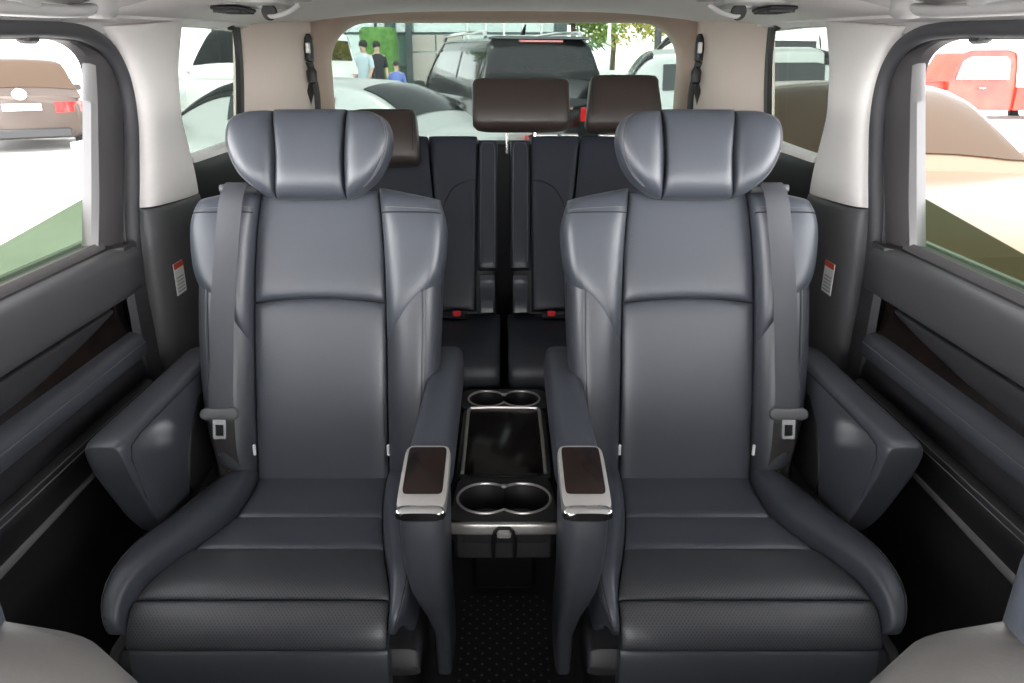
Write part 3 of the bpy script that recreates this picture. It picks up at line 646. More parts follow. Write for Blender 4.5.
# ------------------------------------------------------------------ THIRD ROW
OR = Vector((0, 2.25, .51)); RV = Vector((0, .427, .904)); RW = Vector((0, -.904, .427))
def rear_seat(s, sn):
    R0 = thing('rear_bench_seat', 'dark third row seat half behind the %s captain seat, %s' % (sn, 'headrest lowered' if s < 0 else 'with tall middle headrest raised'), 'car seat', (s*.32, 2.1, 0), 0, 'third row seat halves')
    def mr(x, v, w): p = OR+RV*v+RW*w; return Vector((s*x, p.y, p.z))
    m = MB(); secs = [((s*.31, (OR+RV*v-RW*.06).y, (OR+RV*v-RW*.06).z), (.285*k, 0, 0), RW*.05*k, 8) for v, k in ((-.05, .95), (0, 1), (.5, 1), (.55, .97))]
    m.sloft(secs, 32); obj('back_shell', m, 'dark', R0)
    m = MB(); m.pillow([(.086, .02), (.086, .3), (.084, .575)], [(.205, .02), (.212, .3), (.238, .575)], mr, .03, .05, ns=6, nt=8, nu=16, nv=26); br = obj('backrest', m, 'rear_leather', R0)
    m = MB(); P = [(.088, .43), (.12, .425), (.16, .40), (.19, .34), (.208, .27)]; m.tube([mr(*spl(P, k/20), .0300) for k in range(21)], .0018, 5); obj('seam', m, 'groove', br)
    m = MB(); m.pillow([(.207, .02), (.214, .3), (.240, .575)], [(.56, .02), (.565, .3), (.55, .565)], mr, .035, .05, ns=6, nt=8, nu=16, nv=26); obj('back_bolster', m, 'rear_leather', R0)
    m = MB(); m.pillow([(.020, .15), (.020, .35), (.020, .560)], [(.081, .15), (.081, .35), (.079, .560)], mr, .030, .05, ns=5, nt=10, nu=12, nv=20); obj('center_strip', m, 'rear_leather', R0)
    m = MB(); m.tube([mr(x, v, .0305) for x, v in ((.029, .17), (.029, .3), (.029, .53), (.035, .548), (.066, .548), (.072, .53), (.072, .17))], .0010, 5); obj('stitching', m, 'thread', R0)
    m = MB(); rows = []
    for k in range(13):
        a = k/12; v = .01+.12*a; w = .055-.03*math.sin(a*PI*.5)+.012*math.sin(a*PI*2)
        rows.append([mr(.028, v, -.02), mr(.028, v, w*.9), mr(.033, v, w), mr(.069, v, w), mr(.074, v, w*.9), mr(.074, v, -.02)])
    I = m.grid(rows, closed=True); m.cap(I[0]); m.cap(I[-1]); obj('hinge_cover', m, 'leather', R0)
    def mcu(x, q, w):
        P = [(2.28, .495), (2.19, .50), (2.08, .507), (1.98, .508), (1.92, .488), (1.905, .44), (1.91, .34)]; a = spl(P, q); b = spl(P, min(q+.02, 1)); a0 = spl(P, max(q-.02, 0)); d = Vector((0, b[0]-a0[0], b[1]-a0[1])).normalized()
        return Vector((s*x, a[0], a[1]))+Vector((0, d.z, -d.y))*w
    m = MB(); m.pillow([(.010, 0), (.010, .5), (.010, .98)], [(.55, 0), (.55, .5), (.55, .98)], mcu, .025, .05, ns=10, nt=10, nu=24, nv=30); obj('seat_cushion', m, 'rear_leather', R0)
    m = MB(); m.box((s*.31, 2.12, .20), (.27, .18, .20), bev=.02); obj('seat_base', m, 'dark', R0)
    # headrests
    def hrest(xc, hx, v0, v1, w0, mt, tw=.17, n=4.5, sgx=1):
        m = MB(); secs = []
        for f, k, kw in ((0, .80, .45), (.04, .93, .75), (.12, 1.0, .95), (.5, 1.0, 1), (.88, 1.0, .95), (.96, .96, .75), (1.0, .88, .4)):
            v = v0+(v1-v0)*f; p = mr(xc, v, w0); secs.append((p, (hx*k*(1+tw*(.5-f)), 0, 0), RW*.045*kw, n))
        m.sloft(secs, 40); h = obj('headrest', m, mt, R0)
        return h
    h = hrest(.377 if s > 0 else .366, .115 if s > 0 else .105, .462 if s < 0 else .588, .632 if s < 0 else .765, .075 if s < 0 else .02, 'brown_leather')
    v0, v1, w0 = (.462, .632, .075) if s < 0 else (.588, .765, .02)
    m = MB(); m.tube([mr(x, v, w0+.0455) for x, v in ((.275, v0+.03), (.275, v1-.03), (.283, v1-.016), (.47, v1-.016), (.479, v1-.03), (.479, v0+.03))], .0011, 5); obj('stitching', m, 'groove', h)
    for xx in (.34, .414):
        m = MB(); m.tube([mr(xx, .44, -.02), mr(xx, v0+.03, .0 if s > 0 else w0-.03)], .006, 8); obj('headrest_post', m, 'chrome', R0)
    if s > 0:
        h = hrest(.053, .152, .588, .750, .03, 'brown_leather', tw=-.02)
        for xx in (.01, .10):
            m = MB(); m.tube([mr(xx, .53, -.02), mr(xx, .62, .01)], .006, 8); obj('headrest_post', m, 'chrome', R0)
        for x0, x1 in ((.10, .17), (.18, .235), (.30, .36)):
            m = MB(); m.box(mr((x0+x1)/2, .582, .0), ((x1-x0)/2, .012, .005), bev=.002); obj('release_bracket', m, 'silver', R0)
    # red belt buckle lying on the cushion
    bk = thing('belt_buckle', 'red-buttoned belt buckle on the %s third row cushion' % sn, 'buckle', (s*.135, 2.19, .53), 0, 'third row belt buckles')
    m = MB(); m.box((s*.155, 2.19, .540), (.045, .014, .010), bev=.004); obj('housing', m, 'dark', bk)
    m = MB(); m.box((s*.142, 2.180, .5475), (.012, .008, .008), bev=.003); obj('red_button', m, 'red', bk)
for s, sn in SIDES: rear_seat(s, sn)

# third-row belts on the rear corner trims
for s, sn in SIDES:
    b = thing('rear_seat_belt', 'black seat belt hanging by the %s edge of the rear window' % sn, 'seat belt', (s*.66, 2.78, 1.1), 0, 'third row seat belts')
    f = lambda u, v: mir(s, at(u, v, y=2.77))
    m = MB(); c0 = f(309, 48); m.sloft([(c0+Vector((0, -.0, z)), (.016*k, 0, 0), (0, .015*k, 0), 3) for z, k in ((-.045, .5), (-.04, .9), (0, 1), (.03, .8), (.045, .4))], 16); obj('height_slider', m, 'plastic', b)
    m = MB(); m.box(c0+Vector((0, -.014, .0)), (.008, .006, .018), bev=.003); obj('anchor_bolt', m, 'silver', b)
    m = MB(); P = [f(309, 62), f(313, 75), f(311, 90), f(307, 110), f(307, 135)]; m.strap([Vector(spl(P, k/20)) for k in range(21)], (.6, .8, 0) if s < 0 else (-.6, .8, 0), .030, .003); obj('webbing', m, 'webd', b)
    m = MB(); P = [f(310, 62), f(314, 78), f(317, 95), f(318, 112), f(319, 135)]; m.strap([Vector(spl(P, k/20)) for k in range(21)], (.6, .8, 0) if s < 0 else (-.6, .8, 0), .026, .003); obj('webbing', m, 'webd', b)
    m = MB(); c0 = f(313, 76); m.sloft([(c0+Vector((0, -.012, z)), (.018*k, 0, 0), (0, .012*k, 0), 3) for z, k in ((-.025, .4), (-.02, .9), (.015, 1), (.03, .5))], 16); obj('tongue', m, 'dark', b)

# ------------------------------------------------------------------ CEILING FITTINGS
for s, sn in SIDES:
    # assist grip
    g0 = thing('grab_handle', 'folded grey grab handle on the headliner above the %s sliding door' % sn, 'grab handle', (s*.72, 1.25, ceil_z(.72, 1.25)), 0, 'grab handles')
    def cz(x, y, d=.0): return Vector((s*x, y, ceil_z(x, y)-d))
    m = MB(); rows = []
    for k in range(21):
        y = .62+.98*k/20; e = min(1, 4*min(k, 20-k)/20)**.5
        rows.append([cz(.765, y, -.002), cz(.755, y, .006*e), cz(.73, y, .009*e), cz(.66, y, .008*e), cz(.62, y, -.001), cz(.70, y, -.02)])
    I = m.grid(rows, closed=True); m.cap(I[0]); m.cap(I[-1]); obj('recess_plate', m, 'headp', g0)
    m = MB(); P = [cz(.70, .78, .012), cz(.70, .84, .024), cz(.70, 1.0, .027), cz(.70, 1.2, .027), cz(.70, 1.36, .024), cz(.70, 1.42, .012)]
    rows = [(Vector(spl(P, k/24)), (.022*e, 0, 0), (0, 0, .010*e), 3) for k in range(25) for e in [min(1, .5+3*min(k, 24-k)/24)]]
    m.sloft(rows, 20); obj('grip_bar', m, 'headp', g0)
    for y in (.80, 1.20, 1.44):
        m = MB(); m.sloft([(cz(.70, y, d), (.024*k, 0, 0), (0, .040*k, 0), 2.6) for d, k in ((0, 1), (.018, 1), (.028, .88), (.033, .6), (.034, .3))], 28); obj('end_cap', m, 'headp', g0)
    # air vent with lamp and coat hook
    v0 = thing('ceiling_vent', 'slatted ceiling air vent with reading lamp above the %s quarter window' % sn, 'air vent', (s*.60, 1.95, ceil_z(.6, 1.95)), 0, 'ceiling vents')
    m = MB(); m.sloft([(cz(.60, 1.98, d), (.085*k, 0, 0), (0, .10*k, 0), 7) for d, k in ((-.004, 1), (.006, 1), (.010, .94))], 36); obj('bezel', m, 'headp', v0)
    m = MB(); m.box(cz(.64, 1.97, .010), (.032, .07, .004), Matrix.Rotation(s*.0, 3, 'Y'), .002); gr = obj('grille', m, 'plastic', v0)
    for k in range(5):
        m = MB(); m.box(cz(.64, 1.915+k*.028, .014), (.030, .003, .005), bev=.001); obj('slat', m, 'mid', gr)
    m = MB(); m.lathe([(.0, .006), (.016, .005), (.022, .0), (.020, -.006), (0, -.006)], cz(.565, 1.97, .014), (0, 0, -1), 24); obj('reading_lamp', m, 'paper', v0)
    k0 = thing('coat_hook', 'small curved coat hook behind the %s ceiling vent' % sn, 'hook', cz(.50, 2.0), 0, 'coat hooks')
    m = MB(); m.box(cz(.505, 1.98, .004), (.045, .028, .006), bev=.004); obj('hook_plate', m, 'headp', k0)
    m = MB(); P = [cz(.54, 1.96, .010), cz(.56, 1.955, .026), cz(.545, 1.95, .040), cz(.51, 1.95, .036), cz(.48, 1.955, .022)]; m.tube([Vector(spl(P, k/20)) for k in range(21)], .0065, 10); obj('hook_arm', m, 'headp', k0)
    m = MB(); m.lathe([(0, .004), (.016, .004), (.019, 0), (.016, -.004), (0, -.004)], cz(.55, 1.948, .030), (0, 1, .2), 20); obj('hook_end', m, 'dark', k0)

# ------------------------------------------------------------------ FRONT SEATS (corners of the frame)
for s, sn in SIDES:
    F = thing('front_seat', 'front seat back whose grey shoulder and headrest show in the bottom %s corner' % sn, 'car seat', (s*.44, .2, 0), 0, 'front seats')
    m = MB(); m.sloft([((s*.44, y, z), (hx, 0, 0), (0, hy, 0), 2.6) for z, hx, hy, y in ((.30, .22, .07, .16), (.5, .235, .075, .24), (.70, .232, .07, .32), (.80, .222, .066, .365), (.85, .205, .060, .385), (.88, .17, .048, .40), (.896, .12, .032, .405), (.90, .06, .015, .407))], 44); obj('backrest', m, 'front_leather', F)
    m = MB(); m.sloft([((s*.478, .41+.15*(z-.9), z), (k, 0, 0), (0, .05*kk, 0), 3) for z, k, kk in ((.835, .07, .4), (.84, .10, .75), (.855, .122, .95), (.89, .136, 1), (.935, .129, 1), (.98, .115, 1), (1.04, .095, .95), (1.08, .08, .7), (1.095, .05, .3))], 36); obj('headrest', m, 'leather', F)
    m = MB(); m.sloft([((s*.44, y, z), (.24, 0, 0), (0, 0, .07), 4) for y, z in ((-.34, .34), (-.32, .36), (.1, .34), (.14, .33))], 28); obj('seat_cushion', m, 'front_leather', F)
    m = MB(); m.box((s*.44, -.10, .13), (.2, .2, .13), bev=.02); obj('seat_base', m, 'dark', F)

# ------------------------------------------------------------------ OUTSIDE: cars
def car(label, loc, rz, paint, kind='sedan', glassm='cglass', name='car', group=None, tail='lamp'):
    """length along local y, front at +y, origin on the ground at the middle"""
    R0 = thing(name, label, 'car', loc, rz, group)
    if kind == 'suv': Ln, Wd, belt, roof, hood, deck, f0, f1, r1, r0 = 4.6, 1.86, 1.08, 1.80, 1.08, 1.06, 1.15, .45, -1.95, -2.22
    elif kind == 'hatch': Ln, Wd, belt, roof, hood, deck, f0, f1, r1, r0 = 4.2, 1.78, .98, 1.62, .98, 1.0, 1.1, .35, -1.60, -2.02
    elif kind == 'van': Ln, Wd, belt, roof, hood, deck, f0, f1, r1, r0 = 4.9, 1.85, 1.05, 1.95, 1.1, 1.08, 1.75, .95, -2.3, -2.42
    else: Ln, Wd, belt, roof, hood, deck, f0, f1, r1, r0 = 4.75, 1.82, .93, 1.45, .93, 1.0, 1.05, .20, -1.00, -1.75
    h = Ln/2; hw = Wd/2
    def body_ring(y):
        f = y/h
        e = 1-abs(f)**7*.18; w = hw*e*(1-.03*f)
        top = belt+(hood-belt)*max(0, (f-.45)/.55)-.20*max(0, (f-.5)/.5)**2 if f > 0 else belt+(deck-belt)*min(1, max(0, (-f-.5)/.3))-.04*max(0, (-f-.85)/.15)
        zb = .22+.10*max(0, abs(f)-.85)/.15
        return [(0, zb), (w*.80, zb), (w*.97, zb+.10), (w, .52), (w*.995, top-.16), (w*.93, top-.03), (w*.80, top+.005), (w*.4, top+.02), (0, top+.025)]
    def full(r, y):
        q = [(a, b) for a, b in r]; q2 = [(-a, b) for a, b in r[1:-1]][::-1]; return [Vector((a, y, b)) for a, b in q+q2]
    m = MB(); ys = [-h*.992, -h*.97]+[-h+Ln*k/26 for k in range(1, 26)]+[h*.97, h*.992]
    I = m.grid([full([(a*(.94 if abs(y) > h*.99 else 1), b if abs(y) < h*.99 else .5+(b-.5)*.9) for a, b in body_ring(y)], y) for y in ys], closed=True); m.cap(I[0]); m.cap(I[-1]); bd = obj('body', m, paint, R0, local=True)
    def zr(y):
        if y > f1: q = (f0-y)/(f0-f1); return belt-.02+(roof-belt)*math.sin(min(max(q, 0), 1)*PI/2)**.9
        if y < r1: q = (y-r0)/(r1-r0); return deck-.02+(roof-.03-deck)*math.sin(min(max(q, 0), 1)*PI/2)**.9
        return roof-.03*((y-.2)/(r1-.2))**2 if y < .2 else roof
    def cab(y, k):            # k 0..1 from side base over the roof to the other side
        z1 = zr(y); z0 = belt-.05; hh = (z1-z0)/(roof-z0)
        wb = hw*.93; wt = hw*(.93-.21*hh)
        P = [(wb, z0), (wb*.45+wt*.55, z0+(z1-z0)*.52), (wt, z1-.09*hh), (wt*.88, z1-.015), (wt*.45, z1+.02), (0, z1+.03)]
        if k <= .5: a = spl(P, k*2); return Vector((a[0], y, a[1]))
        a = spl(P, (1-k)*2); return Vector((-a[0], y, a[1]))
    m = MB(); rows = []
    for j in range(37):
        y = f0+(r0-f0)*j/36; rows.append([cab(y, i/32) for i in range(33)])
    I = m.grid(rows); m.cap(I[0]); m.cap(I[-1]); obj('roof', m, paint, bd, local=True)
    def gl(nm, y0, y1, k0, k1, off=.012, mt=glassm, shr=0.):
        m = MB(); rows = []; rows2 = []
        for j in range(13):
            y = y0+(y1-y0)*j/12; r = []; nr = []
            for i in range(13):
                k = k0+(k1-k0)*i/12; p = cab(y, k); n = (cab(y, min(k+.01, 1))-cab(y, max(k-.01, 0))).cross(cab(y+.01, k)-cab(y-.01, k)).normalized(); n = n if n.dot(p-Vector((0, (f1+r1)/2, .8))) > 0 else -n; r.append(p+n*off); nr.append(p-n*off*.6)
            rows.append(r); rows2.append(nr)
        I = m.grid(rows); K = m.grid(rows2)
        for i in range(12):
            m.face(I[0][i], I[0][i+1], K[0][i+1], K[0][i]); m.face(I[12][i], I[12][i+1], K[12][i+1], K[12][i]); m.face(I[i][0], I[i+1][0], K[i+1][0], K[i][0]); m.face(I[i][12], I[i+1][12], K[i+1][12], K[i][12])
        return obj(nm, m, mt, bd, local=True)
    gl('windshield', f0-.10, f1+.04, .20, .80); gl('rear_window', r0+.05 if kind != 'sedan' else r0+.14, r1-.02 if kind != 'sedan' else r1-.14, *((.22, .78) if kind != 'sedan' else (.30, .70)))
    for k_ in ((.165, .195), (.835, .805)): gl('pillar_trim', f0-.12, f1+.04, *k_, .012, 'black')
    md = (f1+r1)/2-.05
    for k0, k1 in ((.06, .165), (.94, .835)):
        sg_ = 'side_glass' if glassm == 'cglass' else glassm; gl('side_window', f1+.05, md+.05, k0, k1, .012, sg_); gl('side_window', md-.05, r1+.10, k0, k1, .012, sg_)
        if kind in ('suv', 'van'): gl('quarter_window', r1+.05, r0+.22, k0, k1, .012, sg_)
    for sx_ in (-1, 1):
        for yy in (h*.60, -h*.60):
            m = MB(); rw = .33; m.lathe([(.20, .10), (.30, .11), (rw, .07), (rw, -.07), (.30, -.11), (.20, -.10)], (sx_*(hw-.10), yy, rw), (1, 0, 0), 32); wl = obj('wheel', m, 'tyre', R0, local=True)
            m = MB(); m.lathe([(0, .09), (.05, .10), (.21, .085), (.215, .04), (.19, -.03), (0, -.03)], (sx_*(hw-.10), yy, rw), (sx_, 0, 0), 24)
            for q in range(5):
                a = 2*PI*q/5; m.box((sx_*(hw-.015), yy+.11*math.cos(a), rw+.11*math.sin(a)), (.012, .085, .022), Matrix.Rotation(a, 3, 'X'), .005)
            obj('rim', m, 'rim', wl, local=True)
        def lampp(nm, y0, mt, z0, z1, xin, dy):
            m = MB(); rows = []
            for j in range(5):
                z = z0+(z1-z0)*j/4
                rows.append([Vector((sx_*hw*xin, y0, z)), Vector((sx_*hw*.78, y0-dy*.02, z)), Vector((sx_*hw*.90, y0-dy*.10, z)), Vector((sx_*hw*.965, y0-dy*.32, z)), Vector((sx_*hw*.80, y0-dy*.36, z)), Vector((sx_*hw*xin, y0-dy*.2, z))])
            I = m.grid(rows, closed=True); m.cap(I[0]); m.cap(I[-1]); return obj(nm, m, mt, R0, local=True)
        lampp('tail_lamp', -h*1.003, tail, deck-.30, deck-.12, .50, -1); lampp('headlamp', h*1.0, 'clear', .62, .76, .52, 1)
        m = MB(); m.sloft([(Vector((sx_*(hw+.02), f1+.62+dy, belt+.06)), (.10*k, 0, 0), (0, 0, .07*k), 3) for dy, k in ((-.05, .8), (0, 1), (.06, .7), (.09, .3))], 16); obj('mirror', m, paint, R0, local=True)
    m = MB(); m.box((0, -h-.005, .62 if kind == 'sedan' else .80), (.26, .012, .06), bev=.004); obj('number_plate', m, 'paper', R0, local=True)
    m = MB(); m.box((0, -h*.985, .34), (hw*.70, .05, .09), bev=.03); obj('bumper', m, 'dark', R0, local=True)
    return R0, dict(h=h, hw=hw, belt=belt, roof=roof, deck=deck, r1=r1, r0=r0, f0=f0, f1=f1)
def at_ground(u, t, v=70): d = ray(u, v); p = Vector((0, 0, CAMH))+d*t; return (p.x, p.y, GZ)
# black SUV behind, seen from its rear left
sv, D = car('black sport utility car with roof rails parked behind, centered in the rear window', (-.15, 12.4, GZ), math.radians(18), 'p_black', 'suv')
for sx_ in (-1, 1):
    m = MB(); m.tube([(sx_*.66, y, 1.80+z) for y, z in ((-1.75, -.01), (-1.7, .05), (-.8, .065), (.3, .05), (.4, -.01))], .025, 8); obj('roof_rail', m, 'chrome', sv, local=True)
m = MB(); m.box((0, -1.99, 1.745), (.30, .05, .022), bev=.01); obj('brake_lamp', m, 'lamp', sv, local=True)
m = MB(); m.sloft([((x, -1.98, 1.775), (0, .14*k, 0), (0, 0, .025*k), 3) for x, k in ((-.68, .5), (-.62, 1), (.62, 1), (.68, .5))], 16); obj('roof_spoiler', m, 'p_black', sv, local=True)
m = MB(); m.box((0, -2.325, .93), (.34, .015, .025), bev=.008); obj('chrome_bar', m, 'chrome', sv, local=True)
m = MB(); m.sloft([((0, -1.3+y, 1.83+z), (.03*k, 0, 0), (0, .03*k, 0), 3) for y, z, k in ((0, 0, 1), (-.05, .06, .8), (-.12, .13, .3))], 12); obj('antenna', m, 'dark', sv, local=True)
sdn, _ = car('silver sedan with sloping rear, low in the rear window beside the black car', (-2.15, 8.2, GZ), math.radians(70), 'p_silver', 'sedan'); sdn.scale = (.95, 1, .92)
car('silver hatchback behind, cut by the right edge of the rear window', (3.5, 10.4, GZ+.02), math.radians(-96), 'p_silver', 'hatch')
car('white van far behind at the right end of the rear window', (5.3, 20.5, GZ+.2), math.radians(80), 'p_white', 'van')
car('white van far behind at the left end of the rear window', (-5.0, 17.6, GZ+.2), math.radians(165), 'p_white', 'van')
hb, D = car('bronze hatchback seen from the rear through the open left door window', (-9.3, 15.4, GZ), math.radians(31), 'p_bronze', 'hatch', 'bronze_glass')
m = MB(); m.lathe([(0, .012), (.085, .012), (.10, 0), (0, -.01)], (0, -2.08, 1.02), (0, -1, 0), 24); obj('badge', m, 'chrome', hb, local=True)
hb.scale = (1.12, 1, .95)
gc, _ = car('gold car with bronze windshield facing forward outside the right door window', (2.40, 5.70, GZ), math.radians(180), 'p_gold', 'sedan', 'bronze_glass'); gc.scale = (.97, 1, .93)
# red pickup
pk = thing('pickup_truck', 'old red pickup truck seen through the open right door window', 'truck', (11.7, 19.4, GZ), math.radians(86))
def prs(name, pts, w0, w1, mt, par, bev=None):
    """side outline (y,z) spanning x -w..w, top narrower"""
    m = MB(); zm = max(p[1] for p in pts); zn = min(p[1] for p in pts); P = [spl(pts+pts[:1], k/(len(pts)*6)) for k in range(len(pts)*6)] if bev else pts
    f = lambda z: w0+(w1-w0)*(z-zn)/(zm-zn)
    I = m.grid([[Vector((-f(z)*.94, y*.985, z)) for y, z in P], [Vector((-f(z), y, z)) for y, z in P], [Vector((f(z), y, z)) for y, z in P], [Vector((f(z)*.94, y*.985, z)) for y, z in P]], closed=True); m.cap(I[0]); m.cap(I[-1]); return obj(name, m, mt, par, local=True)
pk.scale = (1, 1, .93)
cabb = prs('cab', [(-.15, .45), (-.17, 1.0), (-.14, 1.55), (-.08, 1.80), (.10, 1.87), (.9, 1.87), (1.08, 1.78), (1.32, 1.15), (1.38, .45)], .88, .72, 'p_red', pk)
prs('hood', [(1.30, .5), (1.30, 1.13), (2.0, 1.10), (2.35, 1.0), (2.42, .6), (2.4, .5)], .72, .60, 'p_red', pk)
prs('bed', [(-.18, .45), (-.18, 1.0), (-2.35, 1.0), (-2.38, .5)], .86, .88, 'p_red', pk)
for sx_ in (-1, 1):
    m = MB(); m.plate([(.02, 1.18), (.02, 1.62), (.10, 1.70), (.90, 1.70), (1.05, 1.60), (1.18, 1.18)], lambda a, b, w: Vector((sx_*(.80-.16*(b-1.18)/.7+w-.02), a, b)), .04); obj('side_window', m, 'clear', cabb, local=True)
    m = MB(); m.box((sx_*.88, .6, .98), (.012, .07, .014), bev=.005); obj('door_handle', m, 'chrome', cabb, local=True)
    for yy in (1.75, -1.35):
        m = MB(); m.lathe([(.18, .09), (.30, .10), (.36, .06), (.36, -.06), (.30, -.10), (.18, -.09)], (sx_*.78, yy, .36), (1, 0, 0), 28); w_ = obj('wheel', m, 'tyre', pk, local=True)
        m = MB(); m.lathe([(0, .08), (.08, .09), (.19, .06), (.19, -.02), (0, -.02)], (sx_*.78, yy, .36), (sx_, 0, 0), 20); obj('rim', m, 'rim', w_, local=True)
        m = MB(); P = [(yy-.52, .55), (yy-.42, .82), (yy-.2, .93), (yy+.2, .93), (yy+.42, .82), (yy+.52, .55)]; rows = []
        for k in range(21):
            a = spl(P, k/20); rows.append([Vector((sx_*.62, a[0], a[1])), Vector((sx_*.90, a[0], a[1]-.01)), Vector((sx_*.93, a[0], a[1]-.06)), Vector((sx_*.62, a[0], a[1]-.06))])
        I = m.grid(rows, closed=True); m.cap(I[0]); m.cap(I[-1]); obj('fender', m, 'p_red', pk, local=True)
m = MB(); m.box((0, -.165, 1.45), (.55, .012, .17), bev=.01); obj('rear_window', m, 'cglass', cabb, local=True)

g = MB(); g.box((0, 28, GZ+.10), (14, 12, .10), bev=.02); sobj('floor_terrace', g, 'concrete')
# ------------------------------------------------------------------ OUTSIDE: showroom, trees, people, furniture
BY = 27.0
bl = thing('showroom_building', 'green glass showroom facade with dark columns behind the parked cars', 'building', (-4.0, BY, GZ))
def bx(u, y=BY): return at(u, 60, y=y).x
m = MB(); m.box((bx(440), BY+.3, 2.3), ((bx(562)-bx(318))/2, .05, 2.8)); fw = obj('glass_wall', m, 'bglass', bl)
for u in (334, 376, 468, 486, 504, 523, 541):
    m = MB(); m.box((bx(u), BY+.18, 2.3), (.035, .08, 2.8), bev=.01); obj('mullion', m, 'bcol' if u < 400 else 'bwhite', fw)
for z in (1.05, 2.1, 3.4):
    m = MB(); m.box((bx(440), BY+.19, z), ((bx(562)-bx(318))/2, .06, .035), bev=.01); obj('transom', m, 'bcol', fw)
for u, w in ((391, .14), (410, .10), (560, .20)):
    m = MB(); m.box((bx(u), BY-.05, 2.3), (w, .14, 2.8), bev=.02); obj('column', m, 'bcol', bl)
for k, (u0, u1) in enumerate(((411, 436), (437, 463))):
    for z0, z1 in ((-.38, .55), (.58, 1.50), (1.53, 2.05)):
        m = MB(); m.box(((bx(u0)+bx(u1))/2, BY+.05, (z0+z1)/2), ((bx(u1)-bx(u0))/2-.01, .05, (z1-z0)/2), bev=.01); obj('wall_panel', m, 'bpanel', bl)
m = MB(); m.box((bx(440), BY-.6, 4.6), ((bx(562)-bx(318))/2+.3, 1.2, .15), bev=.03); obj('canopy', m, 'bwhite', bl)
# posts and low wall on the right
for u, lab in ((608, 'thin pale pole left of the two poles seen beyond the right headrest'), (657, 'thicker grey pole near the right end of the rear window')):
    p = at(u, 60, y=22); m = MB(); m.lathe([(0, 0), (.12, 0), (.12, .02), (.05 if u < 650 else .09, .04), (.05 if u < 650 else .09, 5.5), (0, 5.5)], (p.x, p.y, GZ), k=16); tag(obj('lamp_pole', m, 'bwhite' if u < 650 else 'grey'), lab, 'pole')
m = MB(); m.box((6.0, 30, .25), (5.0, .12, .67), bev=.03); tag(obj('boundary_wall', m, 'bwhite'), 'long low white wall beyond the parked cars, below the yellow trees', 'wall')
def tree(label, x, y, h, r, mt, n, name='tree', trunk=.14, cz_=.66):
    t = thing(name, label, 'tree', (x, y, GZ)); m = MB(); m.tube([(0, 0, 0), (.05, .02, h*.3), (-.03, .05, h*.55), (.02, 0, h*.8)], [trunk, trunk*.8, trunk*.6, trunk*.25], 10)
    for k in range(5):
        a = k*1.3; m.tube([(0, 0, h*.42), (r*.35*math.cos(a), r*.35*math.sin(a), h*.62), (r*.6*math.cos(a), r*.6*math.sin(a), h*.75)], [trunk*.4, trunk*.25, trunk*.1], 6)
    obj('trunk', m, 'bark', t, local=True)
    m = MB(); rg = random.Random(int(x*100+y))
    bl_ = [(Vector((rg.uniform(-.6, .6)*r, rg.uniform(-.6, .6)*r, h*cz_+rg.uniform(-.25, .3)*h)), r*rg.uniform(.35, .55)) for _ in range(9)]
    for _ in range(n):
        c0, rr = rg.choice(bl_); d = Vector((rg.gauss(0, 1), rg.gauss(0, 1), rg.gauss(0, 1))).normalized(); p = c0+d*rr*rg.uniform(.6, 1.0)
        a = Vector((rg.gauss(0, 1), rg.gauss(0, 1), rg.gauss(0, 1))).normalized(); b = a.cross(d).normalized(); z = .05+.035*r
        i = [m.add(p+a*z), m.add(p+b*z*.5), m.add(p-a*z), m.add(p-b*z*.5)]; m.f.append(tuple(i))
    obj('foliage', m, mt, t, local=True)
for k, (u, y, h, r, mt, lab) in enumerate(((572, 31, 6.5, 1.7, 'leaf', 'green tree just right of the showroom corner'), (612, 37, 7.0, 2.3, 'leafy', 'yellow-leaved tree beyond the white wall, between the two poles'), (655, 32, 6.5, 1.7, 'leafy', 'yellow-leaved tree beyond the white wall, behind the thicker pole'), (700, 38, 7.5, 2.4, 'leaf', 'green tree at the right edge of the rear window'))):
    tree(lab, at(u, 60, y=y).x, y, h, r, mt, 2600)
tree('tall tree with bare trunk seen through the left quarter window', at(220, 60, y=21).x, 21, 6.0, 2.0, 'leafd', 2600, trunk=.22, cz_=.85)
# hedge by the showroom, palm in a pot
hd = thing('clipped_hedge', 'clipped green hedge block standing before the showroom glass', 'hedge', (bx(380, 25), 25, GZ))
m = MB(); rg = random.Random(3); m.sloft([((bx(380, 25)+rg.uniform(-.02, .02), 25, GZ+z), (.55*k, 0, 0), (0, .5*k, 0), 5) for z, k in ((0, .95), (.2, 1), (.8, 1.02), (1.4, .98), (2.0, 1.0), (2.35, .97), (2.45, .8))], 36); obj('foliage', m, 'hedge', hd)
pp = at(576, 60, y=20); pl = thing('potted_palm', 'potted palm with arching fronds right of the black car', 'plant', (pp.x, 20, GZ+.2))
m = MB(); m.lathe([(0, 0), (.22, 0), (.30, .5), (.33, .52), (.33, .58), (.27, .56), (0, .5)], (0, 0, 0), k=24); obj('pot', m, 'bpanel', pl, local=True)
m = MB(); m.tube([(0, 0, .5), (.03, 0, 1.0), (0, .02, 1.5)], [.06, .05, .04], 8); obj('stem', m, 'bark', pl, local=True)
for k in range(12):
    a = 2*PI*k/12; m = MB(); L_ = .75+.15*(k % 3); P = [Vector((math.cos(a)*L_*q, math.sin(a)*L_*q, 1.5+.55*q*(1.25-q*1.2)*(1+.3*(k % 2)))) for q in (0, .25, .5, .75, 1)]
    m.strap([Vector(spl(P, q/10)) for q in range(11)], (-math.sin(a), math.cos(a), 0), [.03+.16*math.sin(PI*min(1, q/10*.9+.1)) for q in range(11)], .006); obj('frond', m, 'leafd', pl, local=True)
